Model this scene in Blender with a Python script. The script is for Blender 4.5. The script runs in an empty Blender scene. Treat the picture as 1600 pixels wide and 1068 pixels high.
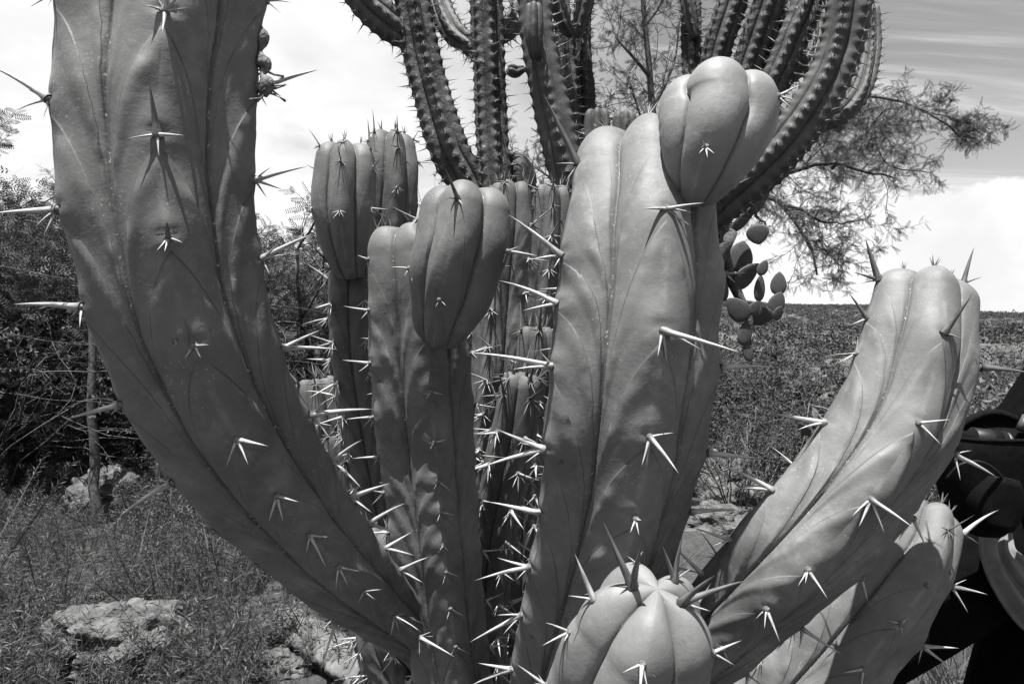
import bpy, math
import numpy as np
from mathutils import Vector, Matrix

# ------------------------------------------------------------------ camera, sky, sun, exposure
SC = bpy.context.scene
COL = SC.collection
CAMZ = 1.25
F = 1600 * 24.0 / 36.0          # focal length in photograph pixels
cam_d = bpy.data.cameras.new('camera')
cam_d.lens = 24.0; cam_d.sensor_width = 36.0
cam_d.clip_start = 0.02; cam_d.clip_end = 6000.0
cam = bpy.data.objects.new('camera', cam_d)
cam.location = (0, 0, CAMZ); cam.rotation_euler = (math.radians(90), 0, 0)
COL.objects.link(cam); SC.camera = cam

SUN_EL, SUN_AZ = math.radians(77.0), math.radians(208.0)   # azimuth clockwise from +Y; 180 = behind the camera
SUN_DIR = Vector((math.sin(SUN_AZ) * math.cos(SUN_EL), math.cos(SUN_AZ) * math.cos(SUN_EL), math.sin(SUN_EL)))
sun_d = bpy.data.lights.new('sun', 'SUN')
sun_d.energy = 5.0; sun_d.angle = math.radians(0.5); sun_d.color = (1.0, 0.995, 0.985)
sun = bpy.data.objects.new('sun', sun_d)
sun.rotation_euler = (-SUN_DIR).to_track_quat('-Z', 'Y').to_euler()
sun.location = SUN_DIR * 50
COL.objects.link(sun)

world = bpy.data.worlds.new('World'); SC.world = world; world.use_nodes = True
def build_world():
    nt = world.node_tree; nt.nodes.clear(); N = nt.nodes; L = nt.links
    def nd(t, **k):
        n = N.new(t)
        for a, b in k.items(): setattr(n, a, b)
        return n
    def math_(op, a, b=None, c=None, clamp=False):
        n = nd('ShaderNodeMath', operation=op, use_clamp=clamp)
        for i, v in enumerate((a, b, c)):
            if v is None: continue
            if isinstance(v, (int, float)): n.inputs[i].default_value = v
            else: L.new(v, n.inputs[i])
        return n.outputs[0]
    def ramp(fac, lo, hi):
        n = nd('ShaderNodeMapRange', interpolation_type='SMOOTHSTEP')
        L.new(fac, n.inputs['Value']); n.inputs['From Min'].default_value = lo; n.inputs['From Max'].default_value = hi
        return n.outputs[0]
    def noise(vec, scale, detail=8, rough=0.55, dist=0.0):
        n = nd('ShaderNodeTexNoise'); L.new(vec, n.inputs['Vector'])
        n.inputs['Scale'].default_value = scale; n.inputs['Detail'].default_value = detail
        n.inputs['Roughness'].default_value = rough; n.inputs['Distortion'].default_value = dist
        return n.outputs['Fac']
    sky = nd('ShaderNodeTexSky', sky_type='NISHITA', sun_disc=False, sun_elevation=SUN_EL, sun_rotation=SUN_AZ)
    sky.air_density = 1.0; sky.dust_density = 1.2; sky.altitude = 1800
    bw = nd('ShaderNodeRGBToBW'); L.new(sky.outputs[0], bw.inputs[0])
    clear = math_('MULTIPLY', bw.outputs[0], 0.60)
    tc = nd('ShaderNodeTexCoord'); sep = nd('ShaderNodeSeparateXYZ'); L.new(tc.outputs['Generated'], sep.inputs[0])
    x, y, z = sep.outputs
    zz = math_('ADD', math_('MAXIMUM', z, 0.0), 0.12)
    comb = nd('ShaderNodeCombineXYZ')
    L.new(math_('DIVIDE', x, zz), comb.inputs[0]); L.new(math_('DIVIDE', y, zz), comb.inputs[1])
    # high thin layer: broken veil, thick to the west, wisps elsewhere
    n1 = noise(comb.outputs[0], 0.9, 5, 0.58, 0.6)
    n2 = noise(comb.outputs[0], 0.22, 1, 0.5)
    bias = math_('MULTIPLY_ADD', x, -0.75, 0.10)
    cov = math_('ADD', math_('ADD', n1, math_('MULTIPLY', math_('SUBTRACT', n2, 0.5), 0.5)), bias)
    veil = ramp(cov, 0.36, 0.78)
    # streaked cirrus
    mp = nd('ShaderNodeMapping'); L.new(comb.outputs[0], mp.inputs[0])
    mp.inputs['Rotation'].default_value = (0, 0, 0.7); mp.inputs['Scale'].default_value = (0.5, 2.6, 1)
    n3 = noise(mp.outputs[0], 1.1, 5, 0.6, 0.8)
    cir = math_('MULTIPLY', ramp(n3, 0.44, 0.72), 0.7)
    veil = math_('MAXIMUM', veil, cir)
    # cumulus heaped along the horizon
    mo = nd('ShaderNodeMapping'); L.new(tc.outputs['Generated'], mo.inputs[0]); mo.inputs['Location'].default_value = (1.3, 0.2, 0)
    n4 = noise(mo.outputs[0], 4.2, 7, 0.52)
    n5 = noise(mo.outputs[0], 1.4, 2, 0.5)
    edge = math_('SUBTRACT', math_('ADD', math_('MULTIPLY', n4, 0.80), math_('MULTIPLY', n5, 0.40)), z)
    cum = ramp(edge, 0.418, 0.434)
    shade = noise(tc.outputs['Generated'], 5.0, 4, 0.55)
    cumv = math_('MULTIPLY_ADD', ramp(shade, 0.36, 0.62), 0.07, 0.29)
    veilv = math_('MULTIPLY_ADD', ramp(noise(comb.outputs[0], 1.7, 4, 0.55), 0.3, 0.7), 0.06, 0.29)
    def mixf(fac, a, b):
        n = nd('ShaderNodeMix', data_type='FLOAT'); L.new(fac, n.inputs[0]); L.new(a, n.inputs[2]); L.new(b, n.inputs[3])
        return n.outputs[0]
    # clouds are given in absolute radiance, divide by the background strength
    S = 0.1
    v1 = mixf(veil, math_('MULTIPLY', clear, 1.0), math_('DIVIDE', veilv, S))
    v2 = mixf(cum, v1, math_('DIVIDE', cumv, S))
    bg = nd('ShaderNodeBackground'); L.new(v2, bg.inputs[0]); bg.inputs[1].default_value = S
    out = nd('ShaderNodeOutputWorld'); L.new(bg.outputs[0], out.inputs[0])
build_world()
world.cycles.sampling_method = 'MANUAL'; world.cycles.sample_map_resolution = 256
SC.view_settings.view_transform = 'Standard'; SC.view_settings.look = 'None'
SC.view_settings.gamma = 1.0; SC.view_settings.use_curve_mapping = False
SC.view_settings.exposure = 1.66
SC.cycles.use_adaptive_sampling = True; SC.cycles.adaptive_threshold = 0.02
SC.cycles.max_bounces = 5; SC.cycles.diffuse_bounces = 2; SC.cycles.glossy_bounces = 2; SC.cycles.transmission_bounces = 2; SC.cycles.transparent_max_bounces = 4
SC.cycles.caustics_reflective = False; SC.cycles.caustics_refractive = False

# ------------------------------------------------------------------ helpers
def P(px, py, d):
    """a point d metres in front of the lens, seen at that pixel of the photograph"""
    return np.array([(px - 800.0) / F * d, d, CAMZ - (py - 534.0) / F * d])
CAMP = np.array([0, 0, CAMZ])
WLOC = {}
def link(o, parent=None, world_loc=(0, 0, 0)):
    COL.objects.link(o)
    wl = np.array(world_loc, float)
    WLOC[o.name] = wl
    if parent is not None:
        o.parent = parent; o.location = Vector(wl - WLOC[parent.name])
    else: o.location = Vector(wl)
    return o
def tag(o, label=None, cat=None, group=None, kind=None):
    if label: o['label'] = label
    if cat: o['category'] = cat
    if group: o['group'] = group
    if kind: o['kind'] = kind
    return o
def empty(name, loc, label, cat, group=None):
    o = bpy.data.objects.new(name, None); o.empty_display_size = 0.1
    link(o, None, loc); tag(o, label, cat, group); return o
def mesh_data(name, V, faces, mat=None, smooth=True, attrs=None):
    V = np.asarray(V, np.float32)
    me = bpy.data.meshes.new(name)
    if isinstance(faces, np.ndarray): groups = [faces]
    else: groups = [np.asarray(f) for f in faces if len(f)]
    nl = sum(g.size for g in groups); npoly = sum(len(g) for g in groups)
    me.vertices.add(len(V)); me.vertices.foreach_set('co', V.ravel())
    me.loops.add(nl); me.loops.foreach_set('vertex_index', np.concatenate([g.ravel() for g in groups]).astype(np.int32))
    me.polygons.add(npoly)
    tot = np.concatenate([np.full(len(g), g.shape[1], np.int32) for g in groups])
    st = np.concatenate([[0], np.cumsum(tot)[:-1]]).astype(np.int32)
    me.polygons.foreach_set('loop_start', st); me.polygons.foreach_set('loop_total', tot)
    if smooth: me.polygons.foreach_set('use_smooth', np.ones(npoly, bool))
    me.update(calc_edges=True)
    if attrs:
        for k, a in attrs.items():
            at = me.attributes.new(k, 'FLOAT', 'POINT'); at.data.foreach_set('value', np.asarray(a, np.float32))
    if mat: me.materials.append(mat)
    return me
def add(name, V, faces, mat, parent=None, origin=None, smooth=True, attrs=None):
    V = np.asarray(V, float)
    if origin is None: origin = WLOC[parent.name] if parent is not None else V.mean(0)
    me = mesh_data(name, V - np.asarray(origin), faces, mat, smooth, attrs)
    o = bpy.data.objects.new(name, me)
    return link(o, parent, origin)
class MB:
    """collects pieces (verts, quads/tris) of one mesh"""
    def __init__(s): s.V = []; s.Q = []; s.T = []; s.n = 0
    def put(s, V, Q=None, T=None):
        s.V.append(np.asarray(V, float))
        if Q is not None and len(Q): s.Q.append(np.asarray(Q) + s.n)
        if T is not None and len(T): s.T.append(np.asarray(T) + s.n)
        s.n += len(V)
    def arrays(s):
        f = []
        if s.Q: f.append(np.concatenate(s.Q))
        if s.T: f.append(np.concatenate(s.T))
        return np.concatenate(s.V), f
    def build(s, name, mat, parent=None, origin=None, smooth=True):
        V, f = s.arrays(); return add(name, V, f, mat, parent, origin, smooth)
def norm(v):
    v = np.asarray(v, float); n = np.linalg.norm(v, axis=-1, keepdims=True); return v / np.maximum(n, 1e-9)
def catmull(pts, n):
    """smooth resampling of control rows (any columns) at n rows, even in arc length of the first three"""
    p = np.asarray(pts, float)
    if len(p) == 2: p = np.stack([p[0], (p[0] + p[1]) / 2, p[1]])
    e = np.vstack([2 * p[0] - p[1], p, 2 * p[-1] - p[-2]])
    out = []
    for i in range(1, len(e) - 2):
        t = np.linspace(0, 1, 24, endpoint=False)[:, None]
        a, b, c, d = e[i - 1], e[i], e[i + 1], e[i + 2]
        out.append(0.5 * ((2 * b) + (-a + c) * t + (2 * a - 5 * b + 4 * c - d) * t ** 2 + (-a + 3 * b - 3 * c + d) * t ** 3))
    o = np.vstack(out + [p[-1:]])
    s = np.concatenate([[0], np.cumsum(np.linalg.norm(np.diff(o[:, :3], axis=0), axis=1))])
    q = np.linspace(0, s[-1], n)
    return np.stack([np.interp(q, s, o[:, k]) for k in range(o.shape[1])], 1), s[-1]
def tube(mb, pts, rad, sides=6, cap=True):
    pts = np.asarray(pts, float); n = len(pts); rad = np.broadcast_to(np.asarray(rad, float), (n,))
    T = norm(np.gradient(pts, axis=0))
    ref = np.array([0.31, 0.2, 0.93]) if abs(T[0] @ np.array([0.31, 0.2, 0.93])) < 0.9 else np.array([1.0, 0, 0])
    N = norm(ref - (T @ ref)[:, None] * T); B = np.cross(T, N)
    a = np.linspace(0, 2 * math.pi, sides, endpoint=False)
    V = pts[:, None] + rad[:, None, None] * (np.cos(a)[None, :, None] * N[:, None] + np.sin(a)[None, :, None] * B[:, None])
    V = V.reshape(-1, 3)
    i = np.arange(n - 1)[:, None] * sides; j = np.arange(sides)[None]; j2 = (j + 1) % sides
    Q = np.stack([i + j, i + j2, i + sides + j2, i + sides + j], -1).reshape(-1, 4)
    Tt = []
    if cap:
        V = np.vstack([V, pts[:1], pts[-1:]]); a0 = n * sides
        jj = np.arange(sides); k2 = (jj + 1) % sides
        Tt = np.vstack([np.stack([k2, jj, np.full(sides, a0)], 1), np.stack([(n - 1) * sides + jj, (n - 1) * sides + k2, np.full(sides, a0 + 1)], 1)])
    mb.put(V, Q, Tt)
def rand_rot(rng, n, up=None, tilt=1.0):
    """random rotation matrices; with tilt < 1 the z axis stays near up"""
    q = rng.normal(size=(n, 3)); z = norm(q)
    if up is not None: z = norm(np.asarray(up) * (1 - tilt) + z * tilt)
    r = rng.normal(size=(n, 3)); x = norm(r - (r * z).sum(1, keepdims=True) * z); y = np.cross(z, x)
    return np.stack([x, y, z], 2)
def frames(zdir, rng):
    z = norm(zdir); r = rng.normal(size=z.shape); x = norm(r - (r * z).sum(1, keepdims=True) * z); y = np.cross(z, x)
    return np.stack([x, y, z], 2)
def instanced(tV, tF, pos, rot, scale):
    pos = np.asarray(pos); k = len(pos); n = len(tV)
    V = np.einsum('kij,nj->kni', rot, tV) * np.asarray(scale).reshape(-1, 1, 1) + pos[:, None]
    Fs = [(f[None] + (np.arange(k) * n)[:, None, None]).reshape(-1, f.shape[1]) for f in tF]
    return V.reshape(-1, 3), Fs

LIB = {}
def gn_scatter(name, templates, mat, pos, zdir, scale, which, rng):
    """one object of uncountable growth: template meshes instanced on points"""
    pos = np.asarray(pos, float); n = len(pos); key = tuple(id(t) for t in templates) + (mat.name,)
    if key not in LIB:
        c = bpy.data.collections.new('growth_%d' % len(LIB))
        for i, (V, f) in enumerate(templates): c.objects.link(bpy.data.objects.new('growth_%d_%02d' % (len(LIB), i), mesh_data('growth', V, f, mat, False)))
        LIB[key] = c
    me = bpy.data.meshes.new(name); me.vertices.add(n); me.vertices.foreach_set('co', pos.astype(np.float32).ravel())
    z = norm(zdir); tilt = np.arccos(np.clip(z[:, 2], -1, 1)); az = np.arctan2(z[:, 1], z[:, 0])
    rot = np.stack([np.zeros(n), tilt, az], 1); spin = rng.uniform(0, 6.28, n)
    for k, a, t in (('rot', rot, 'FLOAT_VECTOR'), ('spin', spin, 'FLOAT'), ('size', np.asarray(scale), 'FLOAT'), ('pick', np.asarray(which), 'INT')):
        at = me.attributes.new(k, t, 'POINT'); at.data.foreach_set('vector' if t == 'FLOAT_VECTOR' else 'value', np.ascontiguousarray(a.ravel()).astype(np.int32 if t == 'INT' else np.float32))
    me.materials.append(mat)
    o = bpy.data.objects.new(name, me); link(o, None, (0, 0, 0))
    g = bpy.data.node_groups.new('scatter', 'GeometryNodeTree'); N = g.nodes; L = g.links
    g.interface.new_socket('Geometry', in_out='INPUT', socket_type='NodeSocketGeometry'); g.interface.new_socket('Geometry', in_out='OUTPUT', socket_type='NodeSocketGeometry')
    gi, go = N.new('NodeGroupInput'), N.new('NodeGroupOutput'); ci = N.new('GeometryNodeCollectionInfo'); ci.inputs[0].default_value = LIB[key]; ci.inputs['Separate Children'].default_value = True; ci.inputs['Reset Children'].default_value = True
    ip = N.new('GeometryNodeInstanceOnPoints'); ip.inputs['Pick Instance'].default_value = True
    def named(k, t): q = N.new('GeometryNodeInputNamedAttribute'); q.data_type = t; q.inputs[0].default_value = k; return q.outputs[0]
    m2p = N.new('GeometryNodeMeshToPoints'); L.new(gi.outputs[0], m2p.inputs[0])
    L.new(m2p.outputs[0], ip.inputs['Points']); L.new(ci.outputs[0], ip.inputs['Instance']); L.new(named('pick', 'INT'), ip.inputs['Instance Index'])
    er = N.new('FunctionNodeEulerToRotation'); L.new(named('rot', 'FLOAT_VECTOR'), er.inputs[0]); L.new(er.outputs[0], ip.inputs['Rotation']); L.new(named('size', 'FLOAT'), ip.inputs['Scale'])
    ri = N.new('GeometryNodeRotateInstances'); L.new(ip.outputs[0], ri.inputs[0]); cb = N.new('ShaderNodeCombineXYZ'); L.new(named('spin', 'FLOAT'), cb.inputs[2]); e2 = N.new('FunctionNodeEulerToRotation'); L.new(cb.outputs[0], e2.inputs[0]); L.new(e2.outputs[0], ri.inputs['Rotation'])
    L.new(ri.outputs[0], go.inputs[0])
    md = o.modifiers.new('growth', 'NODES'); md.node_group = g
    return o

# ------------------------------------------------------------------ materials (greys throughout: the photograph is black and white)
def material(name, lo, hi, scale=8.0, rough=0.7, bump=0.2, bscale=60.0, spec=0.3, detail=6.0, contrast=(0.35, 0.65), random=0.0, transl=0.0, bdist=0.01, coords='Object'):
    m = bpy.data.materials.new(name); m.use_nodes = True
    nt = m.node_tree; N = nt.nodes; L = nt.links; b = N['Principled BSDF']
    tc = N.new('ShaderNodeTexCoord')
    n = N.new('ShaderNodeTexNoise'); L.new(tc.outputs[coords], n.inputs['Vector'])
    n.inputs['Scale'].default_value = scale; n.inputs['Detail'].default_value = detail; n.inputs['Roughness'].default_value = 0.6
    mr = N.new('ShaderNodeMapRange'); L.new(n.outputs['Fac'], mr.inputs[0])
    mr.inputs[1].default_value, mr.inputs[2].default_value = contrast
    mr.inputs[3].default_value, mr.inputs[4].default_value = lo, hi
    val = mr.outputs[0]
    if random:
        g = N.new('ShaderNodeNewGeometry'); r = N.new('ShaderNodeMapRange'); L.new(g.outputs['Random Per Island'], r.inputs[0])
        r.inputs[3].default_value, r.inputs[4].default_value = 1 - random, 1 + random
        k = N.new('ShaderNodeMath'); k.operation = 'MULTIPLY'; L.new(val, k.inputs[0]); L.new(r.outputs[0], k.inputs[1]); val = k.outputs[0]
    L.new(val, b.inputs['Base Color'])
    b.inputs['Roughness'].default_value = rough; b.inputs['Specular IOR Level'].default_value = spec
    if bump:
        n2 = N.new('ShaderNodeTexNoise'); L.new(tc.outputs[coords], n2.inputs['Vector']); n2.inputs['Scale'].default_value = bscale; n2.inputs['Detail'].default_value = 5
        bp = N.new('ShaderNodeBump'); bp.inputs['Strength'].default_value = bump; bp.inputs['Distance'].default_value = bdist
        L.new(n2.outputs['Fac'], bp.inputs['Height']); L.new(bp.outputs[0], b.inputs['Normal'])
    if transl:
        t = N.new('ShaderNodeBsdfTranslucent'); L.new(val, t.inputs[0]); mx = N.new('ShaderNodeMixShader'); mx.inputs[0].default_value = transl
        L.new(b.outputs[0], mx.inputs[1]); L.new(t.outputs[0], mx.inputs[2]); L.new(mx.outputs[0], N['Material Output'].inputs[0])
    return m
def cactus_material(name, base, rough=0.5, wear=0.5, scale=1.0, cork=0.0, spec=0.35):
    m = bpy.data.materials.new(name); m.use_nodes = True
    nt = m.node_tree; N = nt.nodes; L = nt.links; b = N['Principled BSDF']
    tc = N.new('ShaderNodeTexCoord')
    def noise(s, d=6, r=0.6, dist=0.0):
        n = N.new('ShaderNodeTexNoise'); L.new(tc.outputs['Object'], n.inputs['Vector'])
        n.inputs['Scale'].default_value = s * scale; n.inputs['Detail'].default_value = d; n.inputs['Roughness'].default_value = r; n.inputs['Distortion'].default_value = dist
        return n.outputs['Fac']
    def mr(v, a, b_, c=0.0, d=1.0, smooth=True):
        n = N.new('ShaderNodeMapRange'); L.new(v, n.inputs[0])
        if smooth: n.interpolation_type = 'SMOOTHSTEP'
        for i, q in enumerate((a, b_, c, d)): n.inputs[1 + i].default_value = q
        return n.outputs[0]
    def mth(op, a, b_):
        n = N.new('ShaderNodeMath'); n.operation = op
        for i, q in enumerate((a, b_)):
            if isinstance(q, (int, float)): n.inputs[i].default_value = q
            else: L.new(q, n.inputs[i])
        return n.outputs[0]
    def attr(k):
        n = N.new('ShaderNodeAttribute'); n.attribute_name = k; return n.outputs['Fac']
    v = mr(noise(14, 6, 0.65), 0.3, 0.7, base * 0.78, base * 1.16)
    # pale waxy bloom rubbed thin in patches
    v = mth('MULTIPLY', v, mr(noise(30, 6, 0.75), 0.48, 0.70, 0.90, 1.0 + 0.30 * wear))
    # fine specks and scratches, thicker in some places
    vo = N.new('ShaderNodeTexVoronoi'); L.new(tc.outputs['Object'], vo.inputs['Vector']); vo.inputs['Scale'].default_value = 330 * scale
    dots = mr(vo.outputs['Distance'], 0.10, 0.2, 1.0, 0.0)
    dots = mth('MULTIPLY', dots, mr(noise(18, 4, 0.7), 0.52, 0.66))
    v = mth('ADD', v, mth('MULTIPLY', dots, 0.16 * wear))
    scr = mth('MULTIPLY', mr(noise(190, 2, 0.7, 1.2), 0.66, 0.72), mr(noise(11, 2, 0.6), 0.55, 0.66))
    v = mth('ADD', v, mth('MULTIPLY', scr, 0.10 * wear))
    # small corky scars
    v2 = N.new('ShaderNodeTexVoronoi'); L.new(tc.outputs['Object'], v2.inputs['Vector']); v2.inputs['Scale'].default_value = 42 * scale; v2.inputs['Randomness'].default_value = 1.0
    sc_ = mth('MULTIPLY', mr(mth('ADD', v2.outputs['Distance'], mth('MULTIPLY', noise(120, 3, 0.7), 0.16)), 0.15, 0.20, 1.0, 0.0), mr(v2.outputs['Color'], 0.80, 0.82))
    v = mth('ADD', mth('MULTIPLY', v, mth('SUBTRACT', 1.0, mth('MULTIPLY', sc_, 0.5))), mth('MULTIPLY', mth('MULTIPLY', sc_, mr(noise(260, 3, 0.7), 0.5, 0.6)), 0.12 * wear))
    # darker lines along the grooves and creases
    g = mr(attr('rib_v'), 0.965, 0.998)
    v = mth('MULTIPLY', v, mth('SUBTRACT', 1.0, mth('MULTIPLY', g, 0.45)))
    fr = N.new('ShaderNodeMath'); fr.operation = 'FRACT'; L.new(attr('crease'), fr.inputs[0]); pf = fr.outputs[0]
    cfade = mth('MULTIPLY', attr('crease_fade'), mr(attr('rib_v'), 0.85, 0.97, 1.0, 0.0))
    cfade = mth('MULTIPLY', cfade, mr(noise(16, 2), 0.38, 0.6, 0.15, 1.0))
    c = mth('MULTIPLY', mr(pf, 0.0, 0.07, 1.0, 0.0), cfade)
    v = mth('MULTIPLY', v, mth('SUBTRACT', 1.0, mth('MULTIPLY', c, 0.45)))
    gd = mth('MULTIPLY', mth('MULTIPLY', mr(attr('rib_v'), 0.90, 0.99), mr(noise(420, 2), 0.63, 0.68)), 0.30 * wear)
    v = mth('ADD', v, gd)
    # streak of rubbed skin down the crest
    st = mth('MULTIPLY', mr(attr('rib_v'), 0.015, 0.11, 1.0, 0.0), mr(noise(45, 5, 0.7), 0.42, 0.62))
    v = mth('MULTIPLY', v, mth('ADD', 1.0, mth('MULTIPLY', st, 0.40 * wear)))
    if cork:
        k = mth('MULTIPLY', mr(noise(9, 8, 0.65, 0.5), 0.46, 0.6), cork)
        v = mth('MULTIPLY', v, mth('SUBTRACT', 1.0, mth('MULTIPLY', k, 0.65)))
        k2 = mth('MULTIPLY', mr(attr('rib_v'), 0.0, 0.3, 1.0, 0.0), mr(noise(30, 6, 0.7), 0.4, 0.6))
        v = mth('MULTIPLY', v, mth('SUBTRACT', 1.0, mth('MULTIPLY', k2, 0.5 * cork)))
        k3 = mth('MULTIPLY', mr(noise(70, 6, 0.7), 0.58, 0.7), 0.22 * cork)
        v = mth('ADD', v, k3)
    L.new(v, b.inputs['Base Color'])
    b.inputs['Roughness'].default_value = rough
    b.inputs['Specular IOR Level'].default_value = spec
    bp = N.new('ShaderNodeBump'); bp.inputs['Strength'].default_value = 0.4 + 0.5 * cork; bp.inputs['Distance'].default_value = 0.0014 + 0.004 * cork
    step = mth('MULTIPLY', mth('MULTIPLY', mr(pf, 0.0, 0.04, 0.0, 1.0), mr(pf, 0.02, 0.6, 1.0, 0.0)), cfade)
    L.new(mth('ADD', noise(70, 4, 0.68), mth('MULTIPLY', step, 5.0)), bp.inputs['Height']); L.new(bp.outputs[0], b.inputs['Normal'])
    return m
def spine_material(name, lo, hi, tip):
    m = bpy.data.materials.new(name); m.use_nodes = True
    nt = m.node_tree; N = nt.nodes; L = nt.links; b = N['Principled BSDF']
    at = N.new('ShaderNodeAttribute'); at.attribute_name = 'along'
    ac = N.new('ShaderNodeAttribute'); ac.attribute_name = 'across'
    n = N.new('ShaderNodeTexNoise'); n.noise_dimensions = '2D'
    cb = N.new('ShaderNodeCombineXYZ'); L.new(at.outputs['Fac'], cb.inputs[0]); L.new(ac.outputs['Fac'], cb.inputs[1])
    mp = N.new('ShaderNodeMapping'); L.new(cb.outputs[0], mp.inputs[0]); mp.inputs['Scale'].default_value = (3.0, 9.0, 1.0)
    L.new(mp.outputs[0], n.inputs['Vector']); n.inputs['Scale'].default_value = 1.0; n.inputs['Detail'].default_value = 5
    mr = N.new('ShaderNodeMapRange'); L.new(n.outputs['Fac'], mr.inputs[0]); mr.inputs[1].default_value = 0.35; mr.inputs[2].default_value = 0.62
    mr.inputs[3].default_value = lo; mr.inputs[4].default_value = hi
    cr = N.new('ShaderNodeValToRGB'); L.new(at.outputs['Fac'], cr.inputs[0])
    e = cr.color_ramp.elements; e[0].position = 0.0; e[0].color = (0.35, 0.35, 0.35, 1); e[1].position = 1.0; e[1].color = (tip, tip, tip, 1)
    q = e.new(0.14); q.color = (1, 1, 1, 1); q = e.new(0.8); q.color = (1, 1, 1, 1)
    mu = N.new('ShaderNodeMix'); mu.data_type = 'RGBA'; mu.blend_type = 'MULTIPLY'; mu.inputs[0].default_value = 1.0
    L.new(mr.outputs[0], mu.inputs[6]); L.new(cr.outputs[0], mu.inputs[7]); L.new(mu.outputs[2], b.inputs['Base Color'])
    b.inputs['Roughness'].default_value = 0.5; b.inputs['Specular IOR Level'].default_value = 0.35
    return m
M = {}
M['skin'] = cactus_material('cactus_skin', 0.108, 0.60, 0.9, spec=0.25)
M['skin_inner_shade'] = cactus_material('cactus_skin_inner_shade', 0.078, 0.62, 0.8, spec=0.2)  # same skin, its colour darkened to paint in shade among the inner stems
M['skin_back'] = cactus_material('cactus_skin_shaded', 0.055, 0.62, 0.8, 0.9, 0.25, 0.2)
M['skin_young'] = cactus_material('cactus_skin_young', 0.145, 0.58, 0.5, spec=0.25)
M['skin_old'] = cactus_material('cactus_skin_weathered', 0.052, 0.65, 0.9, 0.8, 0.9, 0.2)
M['spine'] = spine_material('spine_pale', 0.12, 0.36, 0.45)
M['spine_dark'] = spine_material('spine_dark', 0.035, 0.11, 0.8)
M['spine_plain'] = material('spine_small', 0.06, 0.22, 60, 0.6, 0)
M['areole'] = material('areole_felt', 0.05, 0.16, 300, 0.95, 0.4, 400, 0.1)
M['bark'] = material('bark', 0.03, 0.09, 40, 0.9, 0.5, 120, 0.2)
M['bark_grey'] = material('bark_grey', 0.035, 0.10, 40, 0.9, 0.5, 120, 0.2)
M['leaf'] = material('leaf', 0.022, 0.055, 3, 0.6, 0, spec=0.25, random=0.35, transl=0.22)
M['leaf_pale'] = material('leaf_pale', 0.03, 0.07, 3, 0.6, 0, spec=0.25, random=0.4, transl=0.3)
M['herb'] = material('herb_leaf', 0.032, 0.075, 1.6, 0.55, 0, spec=0.35, random=0.4, transl=0.25)
M['straw'] = material('dry_grass', 0.06, 0.14, 2, 0.7, 0, spec=0.2, random=0.35, transl=0.2)
M['rock'] = material('rock', 0.03, 0.13, 14, 0.95, 1.0, 45, 0.15, 10, (0.3, 0.7), bdist=0.03)
M['pad'] = material('prickly_pear_pad', 0.025, 0.075, 34, 0.6, 0.25, 90, 0.3, bdist=0.004)

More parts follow.
